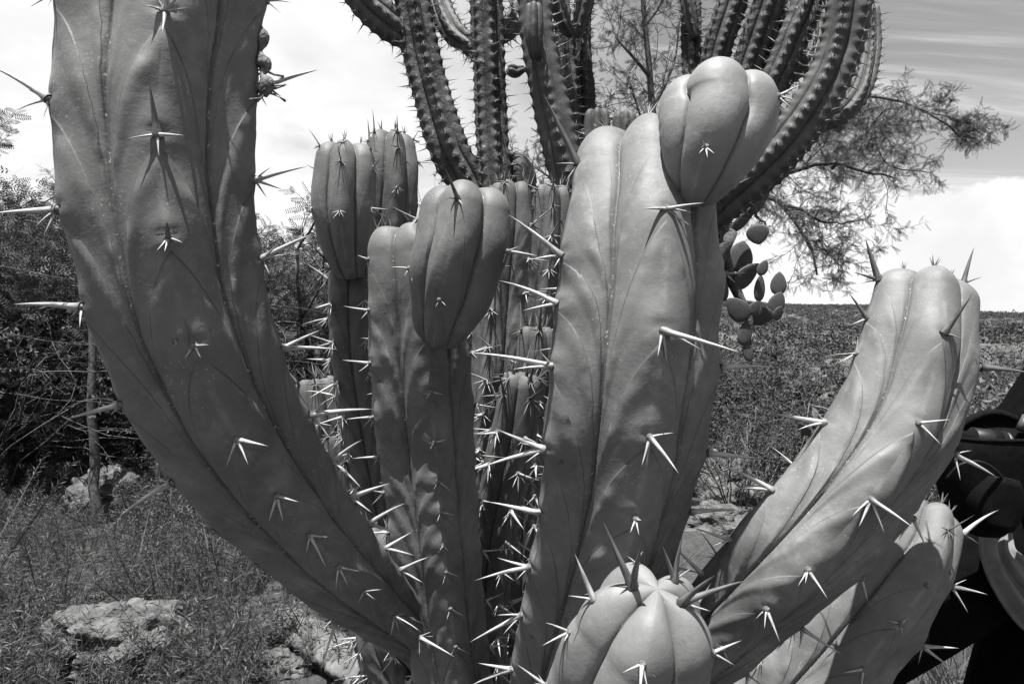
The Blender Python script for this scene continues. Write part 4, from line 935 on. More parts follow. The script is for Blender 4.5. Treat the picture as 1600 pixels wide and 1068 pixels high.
# ------------------------------------------------------------------ prickly pears
def pad_template(nu=14, nv=9):
    rows = []; u = np.linspace(0, 2 * math.pi, nu, endpoint=False)
    for i, t in enumerate(np.linspace(0.015, 0.985, nv)):
        w = 0.36 * (math.sin(math.pi * t ** 0.78)) ** 0.62; th = 0.05 * (math.sin(math.pi * t ** 0.7)) ** 0.5
        rows.append(np.stack([w * np.cos(u), th * np.sin(u), np.full(nu, t)], 1))
    V = np.concatenate(rows); i = np.arange(nv - 1)[:, None] * nu; j = np.arange(nu)[None]; j2 = (j + 1) % nu
    Q = np.stack([i + j, i + j2, i + nu + j2, i + nu + j], -1).reshape(-1, 4)
    V = np.vstack([V, [[0, 0, 0]], [[0, 0, 1]]]); k = np.arange(nu); k2 = (k + 1) % nu
    T = np.vstack([np.stack([k2, k, np.full(nu, nv * nu)], 1), np.stack([(nv - 1) * nu + k, (nv - 1) * nu + k2, np.full(nu, nv * nu + 1)], 1)])
    return V, [Q, T]
PADM = mesh_data('pad', *pad_template(), M['pad'])
def bristle_mesh():
    V0, _ = pad_template(); rg = np.random.default_rng(77); idx = rg.choice(len(V0) - 2, 60, replace=False)
    p = V0[idx]; n = norm(p * np.array([1.0, 12.0, 0.0]) + rg.normal(0, 0.3, (60, 3)))
    V, f = instanced(*CONE, p, frames(n, rg), rg.uniform(0.03, 0.09, 60)); return mesh_data('bristles', V, f, M['spine_plain'], False)
BRIM = bristle_mesh()
def pad(parent, foot, tip, roll, width=1.0, bristles=True, grow=1.0):
    foot, tip = np.asarray(foot, float), np.asarray(tip, float); mid_ = (foot + tip) / 2; foot, tip = mid_ + (foot - mid_) * grow, mid_ + (tip - mid_) * grow; L_ = np.linalg.norm(tip - foot); z = (tip - foot) / L_
    face = norm(CAMP - foot); face = norm(face - (face @ z) * z); x = np.cross(face, z)
    x, y = x * math.cos(roll) + face * math.sin(roll), face * math.cos(roll) - x * math.sin(roll)
    m = Matrix(((x[0] * L_ * width, -y[0] * L_, z[0] * L_, 0), (x[1] * L_ * width, -y[1] * L_, z[1] * L_, 0), (x[2] * L_ * width, -y[2] * L_, z[2] * L_, 0), (0, 0, 0, 1)))
    o = bpy.data.objects.new('pad', PADM); link(o, parent, foot)
    o.matrix_basis = Matrix.Translation(Vector(foot - WLOC[parent.name])) @ m
    if bristles:
        q = bpy.data.objects.new('bristles', BRIM); COL.objects.link(q); q.parent = o; q['kind'] = 'stuff'
    return o
def pear_tree():
    d = 2.3; b = P(1030, 534, d); base = np.array([b[0], b[1], float(ground_z(b[0], b[1]))])
    e = empty('prickly_pear', base, 'tall prickly pear with dark pads outlined against the bright cloud beside the thick pale arm', 'cactus')
    mb = MB(); W, _ = catmull([base - [0, 0, 0.05], P(1030, 800, d), P(1050, 600, d), P(1095, 460, d), P(1140, 360, d)], 24); tube(mb, W, np.linspace(0.05, 0.03, 24), 10); tube(mb, catmull([P(1128, 385, d), P(1140, 430, d + 0.03), P(1158, 470, d + 0.03), P(1170, 500, d + 0.02), P(1166, 545, d + 0.02)], 16)[0], np.linspace(0.022, 0.012, 16), 8); mb.build('trunk', M['bark_grey'], e)
    for fx, fy, tx, ty, roll, w in ((1142, 362, 1185, 318, 0.9, 0.5), (1172, 335, 1205, 288, 1.0, 0.6), (1182, 350, 1186, 382, 0.2, 1.5), (1140, 385, 1142, 345, 1.2, 0.7), (1150, 425, 1162, 376, 0.25, 1.15), (1132, 452, 1140, 400, 1.1, 0.6),
                             (1145, 450, 1186, 412, 0.8, 0.8), (1186, 430, 1198, 406, 0.4, 0.9), (1185, 472, 1189, 428, 0.8, 0.62), (1215, 462, 1218, 424, 0.2, 0.9), (1206, 490, 1222, 456, 0.5, 1.0),
                             (1210, 500, 1222, 478, 0.9, 1.0), (1172, 492, 1186, 470, 0.6, 1.0), (1168, 495, 1212, 492, 0.3, 0.95), (1168, 500, 1138, 466, 0.2, 1.05), (1160, 540, 1168, 500, 0.5, 0.75), (1172, 565, 1164, 532, 0.7, 0.7), (1132, 470, 1130, 430, 1.1, 0.7)):
        dd = d + np.random.default_rng(fx * 7 + ty).uniform(-0.05, 0.08)
        pad(e, P(fx, fy, dd), P(tx, ty, dd), roll * 0.7, w * 1.0, True, 1.0)
pear_tree()
def pear_bush(px, py, d, label, seed, n=26, size=0.16, rad=0.35, h=0.75):
    b = P(px, 534, d); base = np.array([b[0], b[1], float(ground_z(b[0], b[1]))]); R = np.random.default_rng(seed)
    e = empty('prickly_pear', base, label, 'cactus', None); ends = []
    for i in range(n):
        if i < 7 or not ends: f = base + np.array([R.uniform(-rad, rad), R.uniform(-rad, rad) * 0.6, -0.02])
        else: f = ends[R.integers(0, len(ends))]
        if f[2] - base[2] > h: f = ends[R.integers(0, 7)]
        dr = norm(np.array([R.normal(0, 0.45), R.normal(0, 0.35), 1.0])); t = f + dr * size * R.uniform(0.7, 1.15); ends.append(f + (t - f) * 0.96)
        pad(e, f, t, R.uniform(-1.0, 1.0), R.uniform(0.8, 1.15), False)
pear_bush(1240, 600, 4.5, 'clump of prickly pear with many upright pads in the scrub below the hill', 401, 70, 0.115, 0.17, 1.12)
pear_bush(1310, 570, 7.5, 'prickly pear clump half hidden behind the leaning arm', 402, 44, 0.17, 0.40, 1.2)

# the wood behind the thicket: a mass of crowns nobody could tell apart
def woodland():
    R = np.random.default_rng(71)
    u = norm(R.normal(0, 1, (900, 3))); p = u * R.uniform(0.5, 1.0, (900, 1)) ** 0.7 * (1 + 0.25 * np.sin(u[:, :1] * 6) + 0.2 * np.sin(u[:, 1:2] * 9)); p[:, 2] *= 0.6
    T = instanced(*leaf_template_pinnate(6, 0.28, 0.045), p, rand_rot(R, 900), R.uniform(0.09, 0.17, 900))
    n = 130; az = R.uniform(-0.80, -0.02, n); r = R.uniform(6.8, 12, n); x, y = r * np.sin(az), r * np.cos(az)
    top = 0.75 + y * (0.13 + 0.13 * np.clip((-az - 0.2) / 0.4, 0, 1)); z = R.uniform(0.25, 1.0, n) * top
    o = gn_scatter('woodland', [T], M['leaf'], np.stack([x, y, z + ground_z(x, y) - 0.2], 1), np.stack([R.normal(0, .2, n), R.normal(0, .2, n), np.ones(n)], 1), R.uniform(0.7, 1.15, n), np.zeros(n), R)
    tag(o, 'dark mass of feathery scrub wood behind the thicket', 'wood', kind='stuff')
woodland()

# ------------------------------------------------------------------ rocks
ROCKS = []
def rock(px, py, w, h, label, seed, deep=0.8, d=None, rough=0.3, rot=0.0, lift=0.05):
    if d is None: d = F * CAMZ / (py + h * 0.4 - 534)
    c = P(px, py, d); c[2] = float(ground_z(c[0], c[1])) + lift * h * d / F
    ROCKS.append((c[0], c[1], 0.5 * w * d / F)); ROCKS.extend([(c[0] * q_, c[1] * q_, 0.5 * w * d / F) for q_ in ((0.95, 0.9, 0.85, 0.8) if d > 4 else (0.96,))])
    R = np.random.default_rng(seed); n, m = 34, 52
    th = np.linspace(0.02, math.pi - 0.02, n)[:, None]; ph = np.linspace(0, 2 * math.pi, m, endpoint=False)[None]
    U = np.stack([np.sin(th) * np.cos(ph), np.sin(th) * np.sin(ph), np.cos(th) + 0 * ph], -1).reshape(-1, 3)
    r = np.ones(len(U))
    for i in range(11):      # chipped planes
        k = norm(R.normal(0, 1, 3)); q = R.uniform(0.62, 0.9); dd = U @ k; r = np.minimum(r, np.where(dd > 0.05, q / np.maximum(dd, 0.05), 9))
    for f, a in ((3, 0.45), (7, 0.3), (13, 0.22), (23, 0.14)):
        k = R.normal(0, 1, (4, 3)) * f; r = r + rough * a * np.sin(U @ k.T + R.uniform(0, 6, 4)).mean(1) * 2
    V = U * r[:, None] * np.array([w * d / F / 1.6, w * d / F / 1.6 * deep, h * d / F / 1.5])
    ca, sa = math.cos(rot), math.sin(rot); V[:, [0, 2]] = np.stack([V[:, 0] * ca - V[:, 2] * sa, V[:, 0] * sa + V[:, 2] * ca], 1)
    i = np.arange(n - 1)[:, None] * m; j = np.arange(m)[None]; j2 = (j + 1) % m
    Q = np.stack([i + j, i + m + j, i + m + j2, i + j2], -1).reshape(-1, 4)
    return tag(add('rock', V + c, Q, M['rock'], None, c), label, 'rock')
rock(190, 1040, 190, 86, 'big flat rough rock among herbs at the photo\'s bottom edge', 1, lift=0.6)
rock(428, 1062, 90, 50, 'pale crusty rock at the bottom edge below the curved arm\'s foot', 2)
rock(166, 762, 84, 70, 'pale craggy rock at the foot of the slim dark trunk', 3, lift=0.55)
rock(108, 742, 54, 50, 'small whitish rock beside the craggy one below the thicket', 4, lift=0.55)
rock(138, 735, 34, 34, 'small upright pale stone between two rocks below the thicket', 5, lift=0.55)
rock(200, 725, 62, 50, 'grey rounded rock leaning behind the pale craggy one', 6, rough=0.15, lift=0.55)
rock(232, 770, 36, 30, 'little pale stone next to the tall curved arm', 7, lift=0.55)
rock(362, 922, 22, 16, 'small white stone on bare soil under the curved arm', 8)
rock(330, 905, 16, 12, 'tiny pale stone on bare soil beside the small white one', 81)
rock(1120, 745, 110, 90, 'large craggy pale rock between the thick pale arm and the leaning arm', 9)
rock(1160, 782, 70, 44, 'middling pale rock touching the large craggy one', 10)
rock(1112, 822, 105, 52, 'low pale rock nearest of the three by the leaning arm', 11)
rock(1182, 742, 40, 36, 'small shaded rock behind the large craggy one', 12)
def log():
    W, _ = catmull([P(440, 950, 2.75), P(480, 985, 2.62), P(530, 1030, 2.45), P(580, 1075, 2.3)], 30)
    for i in range(30): W[i, 2] = float(ground_z(W[i, 0], W[i, 1])) + 0.05
    R = np.random.default_rng(4); mb = MB(); a = np.linspace(0, 2 * math.pi, 18, endpoint=False)
    T = norm(np.gradient(W, axis=0)); N = norm(np.cross(T, [0, 0, 1.0])); B = np.cross(N, T); rr = 0.075 * (1 + 0.10 * np.sin(np.arange(30) * 0.9))[:, None] * (1 + 0.14 * np.sin(a * 5 + 1)[None] + 0.10 * R.normal(0, 1, (30, 18)) * 0.5 + 0.1 * np.sin(a * 9)[None])
    V = (W[:, None] + rr[..., None] * (np.cos(a)[None, :, None] * N[:, None] + 0.8 * np.sin(a)[None, :, None] * B[:, None])).reshape(-1, 3)
    i = np.arange(29)[:, None] * 18; j = np.arange(18)[None]; j2 = (j + 1) % 18
    mb.put(V, np.stack([i + j, i + j2, i + 18 + j2, i + 18 + j], -1).reshape(-1, 4)); mb.put(np.vstack([V[:18], W[:1], V[-18:], W[-1:]]), None, np.vstack([[[k, 18, (k + 1) % 18] for k in range(18)], [[19 + k, 19 + (k + 1) % 18, 37] for k in range(18)]]))
    tag(mb.build('log', M['log']), 'bleached fallen log lying in the herbs under the curved arm', 'log')
M['log'] = material('bleached_wood', 0.05, 0.13, 14, 0.85, 0.6, 60, 0.15)
log()

# ------------------------------------------------------------------ herbs, grass, scrub
def herb_template(seed, stems=8, h=1.0, per=46, lk=1.0):
    R = np.random.default_rng(seed); V, Q = [], []
    def blade(c, d, l, w):
        k = len(V); s_ = norm(np.cross(d, R.normal(0, 1, 3))); V.extend([c - s_ * w * 0.4, c + d * l * 0.55 - s_ * w, c + d * l, c + d * l * 0.55 + s_ * w]); Q.append([k, k + 1, k + 2, k + 3])
    for i in range(stems):
        a = R.uniform(0, 6.28); P0 = np.array([math.cos(a), math.sin(a), 0]) * R.uniform(0, 0.16); d = norm(np.array([math.cos(a) * 0.55, math.sin(a) * 0.55, 1.0]) + R.normal(0, 0.15, 3)); L_ = h * R.uniform(0.55, 1.0)
        blade(P0, d, L_, 0.007)
        for j in range(per):
            t = 0.15 + 0.85 * (j + R.uniform(0, 1)) / per; q = P0 + d * L_ * t
            o = R.normal(0, 1, 3); o = norm(o - (o @ d) * d)
            blade(q, norm(o + d * R.uniform(0.2, 0.9)), lk * R.uniform(0.07, 0.16) * (1.15 - 0.4 * t), 0.0055 * lk)
    return np.array(V), [np.array(Q)]
HT = [herb_template(i) for i in range(5)]; HB = [herb_template(i + 20, 12, 1.0, 90, 0.5) for i in range(4)]
def tuft_template(seed, n=16):
    R = np.random.default_rng(seed); V, Q = [], []
    for i in range(n):
        a = R.uniform(0, 6.28); c = np.array([math.cos(a), math.sin(a), 0]) * R.uniform(0, 0.12); d = norm(np.array([math.cos(a) * R.uniform(0.1, 0.7), math.sin(a) * R.uniform(0.1, 0.7), 1.0])); l = R.uniform(0.5, 1.0); s_ = norm(np.cross(d, [math.cos(a + 1), math.sin(a + 1), 0.1])) * 0.011
        k = len(V); m_ = c + d * l * 0.55; e_ = c + d * l + np.array([math.cos(a), math.sin(a), -0.5]) * 0.15 * l
        V.extend([c - s_, c + s_, m_ + s_ * 0.8, m_ - s_ * 0.8, e_]); Q.append([k, k + 1, k + 2, k + 3]); Q.append([k + 3, k + 2, k + 4, k + 4])
    V = np.array(V); q = np.array([f for f in Q if f[2] != f[3]]); t = np.array([f[:3] for f in Q if f[2] == f[3]])
    return V, [q, t]
TT = [tuft_template(i) for i in range(4)]
def clump_noise(x, y, seed):
    R = np.random.default_rng(seed); v = np.zeros_like(x)
    for l in (0.5, 0.8, 1.3, 2.1): k = R.normal(0, 1, 2) / l; v = v + np.sin(6.28 * (k[0] * x + k[1] * y) + R.uniform(0, 6))
    return v / 4
def scatter(name, label, cat, templ, mat, n, xr, yr, sc, seed, thresh=-9, avoid=(), wedge=True):
    R = np.random.default_rng(seed); x = R.uniform(*xr, n); y = R.uniform(*yr, n)
    keep = clump_noise(x, y, seed + 1) > thresh
    if wedge: keep &= (np.abs(x) < y * 0.95 + 0.8)
    for ax, ay, ar in avoid: keep &= np.hypot(x - ax, y - ay) > ar
    x, y = x[keep], y[keep]; k = len(x); which = R.integers(0, len(templ), k)
    o = gn_scatter(name, templ, M[mat], np.stack([x, y, ground_z(x, y) - 0.005], 1), np.stack([R.normal(0, 0.12, k), R.normal(0, 0.12, k), np.ones(k)], 1), R.uniform(*sc, k) * (0.62 + 0.75 * np.clip(clump_noise(x * 0.8, y * 0.8, seed + 7) + 0.5, 0, 1)), which, R)
    return tag(o, label, cat, kind='stuff')
FEET = [(0, 0.70, 0.2)] + ROCKS
scatter('herbs', 'low feathery needle-leaved herbs carpeting the stony ground', 'herbs', HT, 'herb', 3000, (-4.6, 0.7), (1.5, 6.2), (0.16, 0.36), 501, -0.24, FEET)
scatter('herbs', 'taller bushy herbs rising towards the thicket', 'herbs', HB, 'herb', 420, (-4.8, -0.7), (2.4, 6.4), (0.36, 0.66), 505, -0.2, [(a_, b_, c_ + 0.12) for a_, b_, c_ in FEET])
scatter('herbs', 'fine pale herbs between the carpet and the thicket', 'herbs', HT, 'leaf_pale', 900, (-8, 1.0), (4.8, 10.0), (0.18, 0.40), 502, -0.5, FEET)
scatter('grass', 'dry tufted grass on the lit ground behind the leaning arm', 'grass', TT, 'straw', 2200, (0.3, 7), (1.6, 10.0), (0.10, 0.26), 503, -0.25, FEET)
scatter('undergrowth', 'dark weedy undergrowth below the hill', 'undergrowth', HT, 'leaf', 1300, (0.4, 13), (3.8, 18.0), (0.12, 0.34), 504, -0.1, FEET)
def bush_template(seed, n, leaf):
    R = np.random.default_rng(seed); u = norm(R.normal(0, 1, (n, 3))); u[:, 2] = np.abs(u[:, 2]); p = u * R.uniform(0.55, 1.0, (n, 1)) * (1 + 0.25 * np.sin(u[:, :1] * 5 + seed)); p[:, 2] *= 0.8
    V, f = instanced(np.array([[-0.5, 0, 0], [0, -0.35, 0.1], [0.5, 0, 0], [0, 0.35, -0.1]]), [np.array([[0, 1, 2, 3]])], p, rand_rot(R, n), R.uniform(0.6, 1.3, n) * leaf)
    return V, f
def scrub():
    near = [bush_template(i, 700, 0.075) for i in range(4)]; far = [bush_template(i + 9, 170, 0.19) for i in range(4)]
    for nm, lab, t, n, r0, r1, sc, seed, a0, a1 in (('scrub', 'low leafy scrub mounded behind the rocks and the leaning arm', near, 150, 4.6, 11, (0.18, 0.5), 514, 0.24, 0.85), ('scrub', 'bushy scrub dotted over the slope below the ridge', near, 800, 8, 60, (0.35, 1.1), 511, -0.9, 0.9), ('scrub', 'far scrub speckling the long hill', far, 15000, 50, 440, (0.6, 1.8), 512, 0.1, 0.85), ('scrub', 'far scrub beyond the wood', far, 3000, 50, 440, (0.6, 1.8), 513, -0.9, 0.1)):
        R = np.random.default_rng(seed); az = R.uniform(a0, a1, n); r = np.sqrt(R.uniform(r0 ** 2, r1 ** 2, n)); x, y = r * np.sin(az), r * np.cos(az)
        for ax, ay, ar in (ROCKS if r1 < 20 else ()):
            m_ = np.hypot(x - ax, y - ay) > ar + 0.25; x, y = x[m_], y[m_]
        keep = clump_noise(x / (12 if r1 > 20 else 1.5), y / (12 if r1 > 20 else 1.5), seed) > -0.15; x, y = x[keep], y[keep]; k = len(x); w = R.integers(0, 4, k)
        o = gn_scatter(nm, t, M['scrub'], np.stack([x, y, ground_z(x, y) - 0.1], 1), np.stack([R.normal(0, .05, k), R.normal(0, .05, k), np.ones(k)], 1), R.uniform(*sc, k), w, R)
        tag(o, lab, 'scrub', kind='stuff')
M['scrub'] = material('scrub_leaf', 0.03, 0.075, 0.3, 0.7, 0, random=0.45, transl=0.15)
scrub()
# dry shrubs and bushes on the right
thicket(1150, 4.8, 1.0, 'dry twiggy shrub behind the rocks and below the tall prickly pear', 601, nleaf=5, leaf=0.03, wood='straw', n=12)
thicket(1200, 5.2, 1.15, 'bare pale-branched shrub between the rocks and the prickly pear clump', 602, nleaf=2, leaf=0.03, wood='straw', n=12)
thicket(1180, 6.4, 1.15, 'leafy dark shrub behind the pale-branched one', 603, nleaf=16, leafm='leaf', wood='bark', n=14)
thicket(1100, 6.0, 1.1, 'shrub with small pale leaves just past the thick arm\'s edge', 604, nleaf=14, leafm='leaf_pale', n=14)
thicket(1560, 5.0, 1.15, 'sunlit broad-leaved shrub above the black bag', 605, nleaf=10, leaf=0.06, n=11, leafm='straw')
thicket(1640, 5.6, 1.2, 'broad-leaved shrub at the photo\'s edge beside the sunlit one', 606, nleaf=10, leaf=0.06, n=11, leafm='straw')
thicket(1500, 6.8, 1.0, 'small leafy shrub half hidden by the leaning arm above the bag', 607, nleaf=9, leaf=0.05, leafm='leaf_pale')

thicket(1135, 6.8, 1.2, 'round leafy bush behind the rocks, next to the tall prickly pear', 611, nleaf=26, leaf=0.05, n=11, name='leafy_bush')
thicket(1215, 7.6, 1.2, 'dark leafy bush standing on the slope behind the bare pale-branched shrub', 612, nleaf=26, leaf=0.05, n=11, name='leafy_bush')
thicket(1270, 10.5, 1.6, 'leafy bush on the slope above the prickly pear clump', 613, nleaf=24, leaf=0.05, n=11, name='leafy_bush')
thicket(1165, 12.0, 1.7, 'smaller-looking bush farther up the slope under the prickly pear pads', 614, nleaf=22, leaf=0.05, n=11, name='leafy_bush')
thicket(1560, 9.5, 1.5, 'leafy bush on the slope right above the sunlit shrub', 615, nleaf=16, n=11, name='leafy_bush')

# ------------------------------------------------------------------ the person, bag and cloth at the photo's edge
M['cloth_black'] = material('black_cloth', 0.0015, 0.003, 60, 0.95, 0.3, 400, 0.05)
M['nylon'] = material('black_nylon', 0.002, 0.005, 90, 0.8, 0.5, 900, 0.06, bdist=0.001)
M['skin_tone'] = material('person_skin', 0.14, 0.18, 30, 0.5, 0.1, 300, 0.3)
M['hair'] = material('hair', 0.01, 0.03, 80, 0.6, 0.4, 300, 0.3)
M['cloth_pale'] = material('pale_cloth', 0.10, 0.14, 40, 0.85, 0.25, 500, 0.15, bdist=0.002)
M['plastic'] = material('black_plastic', 0.006, 0.01, 20, 0.45, 0.05, 400, 0.2)
M['metal'] = material('grey_metal', 0.03, 0.06, 40, 0.45, 0.05, 400, 0.4)
def skinned(name, verts, edges, radii, mat, parent, root=0, sub=2):
    me = bpy.data.meshes.new(name); o0 = WLOC[parent.name]
    me.from_pydata([tuple(np.array(v) - o0) for v in verts], edges, []); me.materials.append(mat)
    o = bpy.data.objects.new(name, me); link(o, parent, o0)
    sk = o.modifiers.new('skin', 'SKIN'); sk.use_smooth_shade = True
    if not me.skin_vertices: me.skin_vertices.new() if hasattr(me.skin_vertices, 'new') else None
    if len(me.skin_vertices):
        for i, r in enumerate(radii):
            sv = me.skin_vertices[0].data[i]; sv.radius = (r, r) if not isinstance(r, tuple) else r; sv.use_root = (i == root)
    ss = o.modifiers.new('smooth', 'SUBSURF'); ss.levels = sub; ss.render_levels = sub
    return o
def add_chain(verts, edges, radii, start, pts, rs):
    k = start
    for p, r in zip(pts, rs): verts.append(p); radii.append(r); edges.append((k, len(verts) - 1)); k = len(verts) - 1
    return k
def person():
    e = empty('person', (0.80, 1.22, 0.0), 'person in black with legs set wide, wearing a black bag at the hip', 'person')
    hipL, kneeL, ankL = (0.865, 1.21, 0.87), (0.50, 1.18, 0.645), (0.45, 1.22, 0.10)
    hipR, kneeR, ankR = (1.00, 1.24, 0.87), (0.84, 1.22, 0.46), (0.82, 1.36, 0.09)
    pel, wst, cst, nk, hd0, hd1 = (0.93, 1.22, 0.93), (1.02, 1.23, 1.08), (1.14, 1.22, 1.29), (1.22, 1.20, 1.47), (1.245, 1.18, 1.56), (1.265, 1.17, 1.66)
    shL, elL, wrL = (1.03, 1.14, 1.39), (1.10, 0.95, 1.20), (1.22, 0.86, 1.36); shR, elR, wrR = (1.30, 1.30, 1.38), (1.42, 1.14, 1.18), (1.36, 0.95, 1.36)
    v, ed, r = [pel], [], [0.10]
    k = add_chain(v, ed, r, 0, [wst, cst, nk, hd0, hd1], [0.10, 0.115, 0.055, 0.075, 0.072]); ci = 2
    for a in ((hipL, kneeL, ankL), (hipR, kneeR, ankR)):
        add_chain(v, ed, r, 0, [a[0], a[1], a[2], (a[2][0] - 0.04, a[2][1] - 0.12, 0.035)], [0.075, 0.05, 0.035, 0.03])
    for a in ((shL, elL, wrL), (shR, elR, wrR)):
        q = np.array(a[2]); d = norm(q - np.array(a[1])); palm = tuple(q + d * 0.07)
        w = add_chain(v, ed, r, ci, [a[0], a[1], a[2], palm], [0.052, 0.038, 0.026, (0.034, 0.018)])
        side = norm(np.cross(d, [0, 1, 0.2])); nrm = np.cross(side, d)
        for i, (l, off) in enumerate(((0.068, -0.028), (0.076, -0.009), (0.072, 0.010), (0.056, 0.028))):
            b0 = np.array(palm) + side * off + d * 0.012; add_chain(v, ed, r, w, [tuple(b0), tuple(b0 + d * l * 0.5 + nrm * 0.012), tuple(b0 + d * l * 0.8 + nrm * 0.035)], [0.0095, 0.0085, 0.007])
        b0 = q + d * 0.025 - side * 0.035; add_chain(v, ed, r, w - 1, [tuple(b0), tuple(b0 + d * 0.035 - side * 0.02), tuple(b0 + d * 0.058 - side * 0.015)], [0.012, 0.010, 0.008])
    skinned('body', v, ed, r, M['skin_tone'], e)
    # face: nose, eyes, mouth, ears as relief on the head
    H = (np.array(hd0) + np.array(hd1)) / 2; fdir = norm(np.array([-0.35, -0.9, 0.0])); sd = np.cross(fdir, [0, 0, 1.0]); mb = MB()
    def blob(c, rx): 
        th = np.linspace(0.1, 3.04, 7)[:, None]; ph = np.linspace(0, 6.283, 10, endpoint=False)[None]
        U = np.stack([np.sin(th) * np.cos(ph), np.sin(th) * np.sin(ph), np.cos(th) + 0 * ph], -1).reshape(-1, 3); V = c + U[:, :1] * sd * rx[0] + U[:, 1:2] * fdir * rx[1] + U[:, 2:] * np.array([0, 0, 1.0]) * rx[2]
        i = np.arange(6)[:, None] * 10; j = np.arange(10)[None]; j2 = (j + 1) % 10; return V, np.stack([i + j, i + 10 + j, i + 10 + j2, i + j2], -1).reshape(-1, 4)
    mb.put(*blob(H + fdir * 0.085 + [0, 0, -0.005], (0.013, 0.02, 0.024)))
    mb.put(*blob(H + fdir * 0.07 + [0, 0, -0.045], (0.026, 0.014, 0.009)))
    for sg in (-1, 1): mb.put(*blob(H + sd * sg * 0.085, (0.012, 0.018, 0.03)))
    mb.build('face', M['skin_tone'], e)
    for sg in (-1, 1):
        m2 = MB(); m2.put(*blob(H + fdir * 0.072 + sd * sg * 0.03 + [0, 0, 0.015], (0.013, 0.009, 0.008))); m2.build('eye', M['plastic'], e)
    m3 = MB(); V, q = blob(np.array(hd1) - fdir * 0.012 + [0, 0, 0.004], (0.092, 0.098, 0.092)); keep = (V - H) @ fdir < 0.055; m3.put(V, q[keep[q].all(1)]); o = m3.build('hair', M['hair'], e)
    so = o.modifiers.new('thick', 'SOLIDIFY'); so.thickness = 0.01
    # clothing
    v, ed, r = [(0.925, 1.225, 0.90)], [], [0.135]
    add_chain(v, ed, r, 0, [(0.97, 1.23, 1.02)], [0.125])
    for a in ((hipL, kneeL, ankL), (hipR, kneeR, ankR)):
        mid = tuple((np.array(a[0]) * 0.45 + np.array(a[1]) * 0.55)); add_chain(v, ed, r, 0, [a[0], mid, a[1], a[2]], [0.095, 0.080, 0.068, 0.058])
    skinned('trousers', v, ed, r, M['cloth_black'], e)
    v, ed, r = [wst], [], [0.13]
    add_chain(v, ed, r, 0, [cst, (1.19, 1.21, 1.41)], [0.138, 0.075])
    for a in ((shL, elL), (shR, elR)): m_ = tuple(np.array(a[0]) * 0.3 + np.array(a[1]) * 0.7); add_chain(v, ed, r, 1, [a[0], m_], [0.07, 0.058])
    add_chain(v, ed, r, 0, [(0.965, 1.23, 0.99)], [0.135])
    skinned('shirt', v, ed, r, M['cloth_black'], e)
    for a in (ankL, ankR):
        m4 = MB(); tube(m4, catmull([(a[0] + 0.01, a[1] + 0.05, 0.045), (a[0], a[1], 0.06), (a[0] - 0.03, a[1] - 0.08, 0.045), (a[0] - 0.055, a[1] - 0.15, 0.035)], 12)[0], 0.045 * np.sin(np.linspace(0.5, 2.7, 12)) ** 0.5, 10); m4.build('shoe', M['plastic'], e)
person()
def loft(rows, closed=True):
    X = np.array(rows); n, m = X.shape[:2]; i = np.arange(n - 1)[:, None] * m; j = np.arange(m)[None]; j2 = (j + 1) % m
    return X.reshape(-1, 3), np.stack([i + j, i + j2, i + m + j2, i + m + j], -1).reshape(-1, 4)
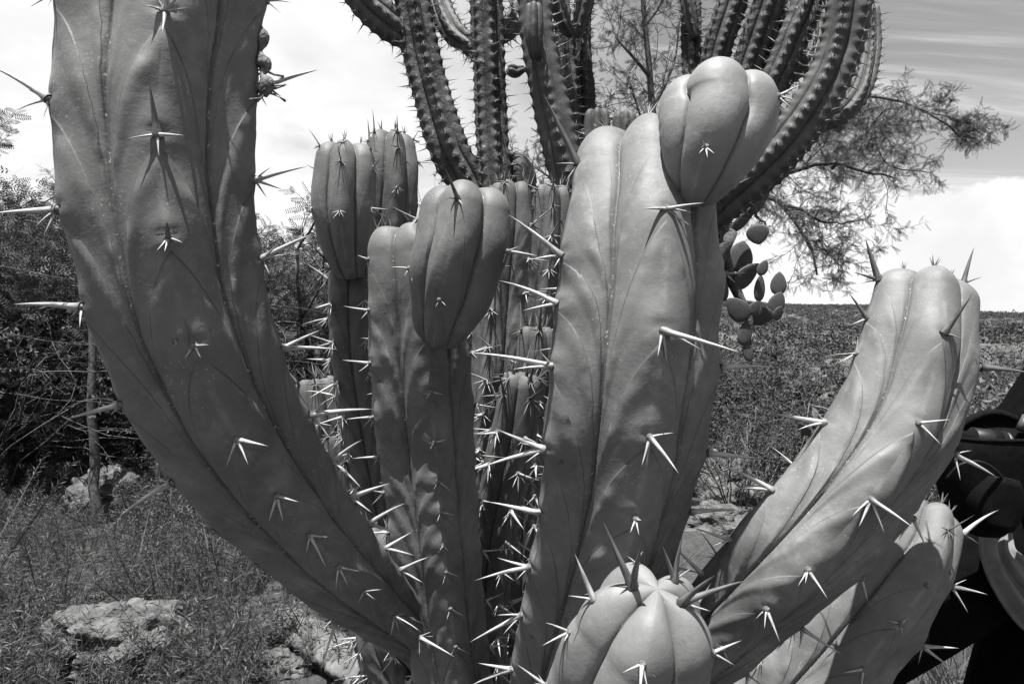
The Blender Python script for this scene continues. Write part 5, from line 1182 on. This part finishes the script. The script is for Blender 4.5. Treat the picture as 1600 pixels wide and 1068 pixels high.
def shoulder_bag():
    d = 1.02; base = P(1525, 834, d)
    e = empty('shoulder_bag', base, 'black nylon camera bag hanging open at the person\'s hip', 'bag')
    a = np.linspace(0, 2 * math.pi, 40, endpoint=False)
    def ring(cx, cy, hw, hd, tilt=0.0, n=3.2, grow=1.0, dy=0.0):
        c = P(cx, cy, d); k = d / F; x = np.sign(np.cos(a)) * np.abs(np.cos(a)) ** (2 / n); y = np.sign(np.sin(a)) * np.abs(np.sin(a)) ** (2 / n)
        return np.stack([c[0] + x * hw * k * grow, c[1] + y * hd * grow + dy, c[2] - tilt * x * hw * k], 1)
    lv = [(1526, 835, 8, 0.012, .1), (1526, 831, 22, 0.028, .15), (1527, 818, 32, 0.038, .2), (1528, 795, 43, 0.045, .2), (1530, 765, 52, 0.05, .18), (1534, 730, 60, 0.052, .12), (1540, 700, 66, 0.052, .05), (1545, 682, 66, 0.05, 0.0)]
    L_, _ = catmull([list(x[:2]) + [0] + list(x[2:]) for x in lv], 30)
    rows = [ring(q[0], q[1], q[3], q[4], q[5]) for q in L_]
    rows += [ring(1545, 679, 64, 0.048), ring(1545, 683, 60, 0.044), ring(1543, 720, 56, 0.042), ring(1540, 760, 46, 0.04), ring(1540, 762, 4, 0.004)]
    V, q = loft(rows); add('pouch', V, q, M['nylon'], e)
    mb = MB(); tube(mb, np.vstack([ring(1545, 681, 65.5, 0.0495), ring(1545, 681, 65.5, 0.0495)[:1]]), 0.0028, 6); mb.build('rim', M['nylon'], e)
    rows = [ring(1522 + i, 812 - i * 9.5, 40 * math.sin(0.55 + i * 0.25) ** 0.8, 0.03, 0.15, 2.6, 1.0, -0.034) for i in range(9)]
    V, q = loft([ring(1522, 815, 3, 0.004, .15, 2.4, 1, -.034)] + rows + [ring(1530, 732, 5, 0.004, .15, 2.4, 1, -.034)]); add('pocket', V, q, M['nylon'], e)
    mb = MB(); zp, _ = catmull([P(1478, 748, d - 0.052), P(1500, 726, d - 0.062), P(1535, 722, d - 0.068), P(1565, 745, d - 0.062), P(1577, 785, d - 0.048)], 30); tube(mb, zp, 0.0022, 5); mb.build('zipper', M['plastic'], e)
    # lid standing up behind the opening
    u = np.linspace(0, 1, 16); rows = []
    for t in np.linspace(0, 1, 8):
        rows.append(np.array([P(1492 + 118 * x, 684 - (30 + 12 * math.sin(math.pi * x)) * t * math.sin(math.pi * (0.12 + 0.76 * x)) ** 0.6 - 4 * x, d + 0.046 + 0.012 * math.sin(t * 3)) for x in u]))
    X = np.array(rows); i = np.arange(7)[:, None] * 16; j = np.arange(15)[None]; o = add('lid', X.reshape(-1, 3), np.stack([i + j, i + j + 1, i + 17 + j, i + 16 + j], -1).reshape(-1, 4), M['nylon'], e)
    so = o.modifiers.new('thick', 'SOLIDIFY'); so.thickness = 0.012; so.offset = 0; bv = o.modifiers.new('round', 'SUBSURF'); bv.levels = bv.render_levels = 1
    mb = MB(); W, _ = catmull([P(1600, 672, d + 0.01), P(1612, 640, d + 0.01), (0.87, 1.03, 1.25), (0.97, 1.06, 1.40), (1.12, 1.12, 1.50), (1.25, 1.25, 1.47), (1.22, 1.36, 1.30), (1.05, 1.34, 1.12)], 40); tube(mb, W, 0.011, 8); mb.build('strap', M['nylon'], e)
    mb = MB(); tube(mb, [P(1594, 672, d - 0.01), P(1606, 650, d - 0.01)], 0.007, 8); mb.build('buckle', M['metal'], e)
    # lens lying in the bag
    g = empty('camera_lens', P(1548, 690, d), 'dark camera lens lying in the open black bag', 'lens')
    def cyl(name, p0, p1, r, mat):
        m_ = MB(); tube(m_, np.array([p0 + (p1 - p0) * t for t in (0, 0.02, 0.98, 1)]), np.array([r * 0.94, r, r, r * 0.94]), 24); return m_.build(name, mat, g)
    p0, p1 = P(1518, 686, d - 0.01), P(1568, 692, d - 0.012); cyl('barrel', p0, p1, 0.018, M['plastic']); cyl('focus_ring', p0 + (p1 - p0) * 0.55, p0 + (p1 - p0) * 0.8, 0.0188, M['nylon']); cyl('mount', p1, p1 + (p1 - p0) * 0.1, 0.0165, M['metal'])
shoulder_bag()
def cloth():
    ctrl = [(1556, 800, 1.13, 14), (1556, 830, 1.115, 24), (1560, 862, 1.10, 28), (1580, 896, 1.09, 38), (1612, 930, 1.09, 46), (1655, 962, 1.10, 50), (1700, 990, 1.12, 42), (1740, 985, 1.15, 30)]
    C_, _ = catmull([[*P(x, y, dd), w * dd / F] for x, y, dd, w in ctrl], 60); T = norm(np.gradient(C_[:, :3], axis=0)); N = norm(np.cross(T, [0, 1.0, 0])); B = np.cross(N, T)
    a = np.linspace(0, 2 * math.pi, 56, endpoint=False); s_ = np.linspace(0, 1, 60)[:, None]
    w = C_[:, 3:4] * (1 + 0.04 * np.sin(s_ * 17)); fold = 0.34 * np.abs(np.sin(4.6 * np.cos(a)[None] + 1.5 * s_ + 0.4)) + 0.16 * np.sin(11 * np.cos(a)[None] + 4 * s_)
    V = C_[:, None, :3] + (w * np.cos(a)[None])[..., None] * N[:, None] + (w * (0.28 + fold) * np.sin(a)[None])[..., None] * B[:, None]
    V, q = loft(list(V)); add_o = add('cloth', V, q, M['cloth_pale'], None, C_[0, :3]); tag(add_o, 'pale folded cloth hanging out below the black bag', 'cloth')
cloth()
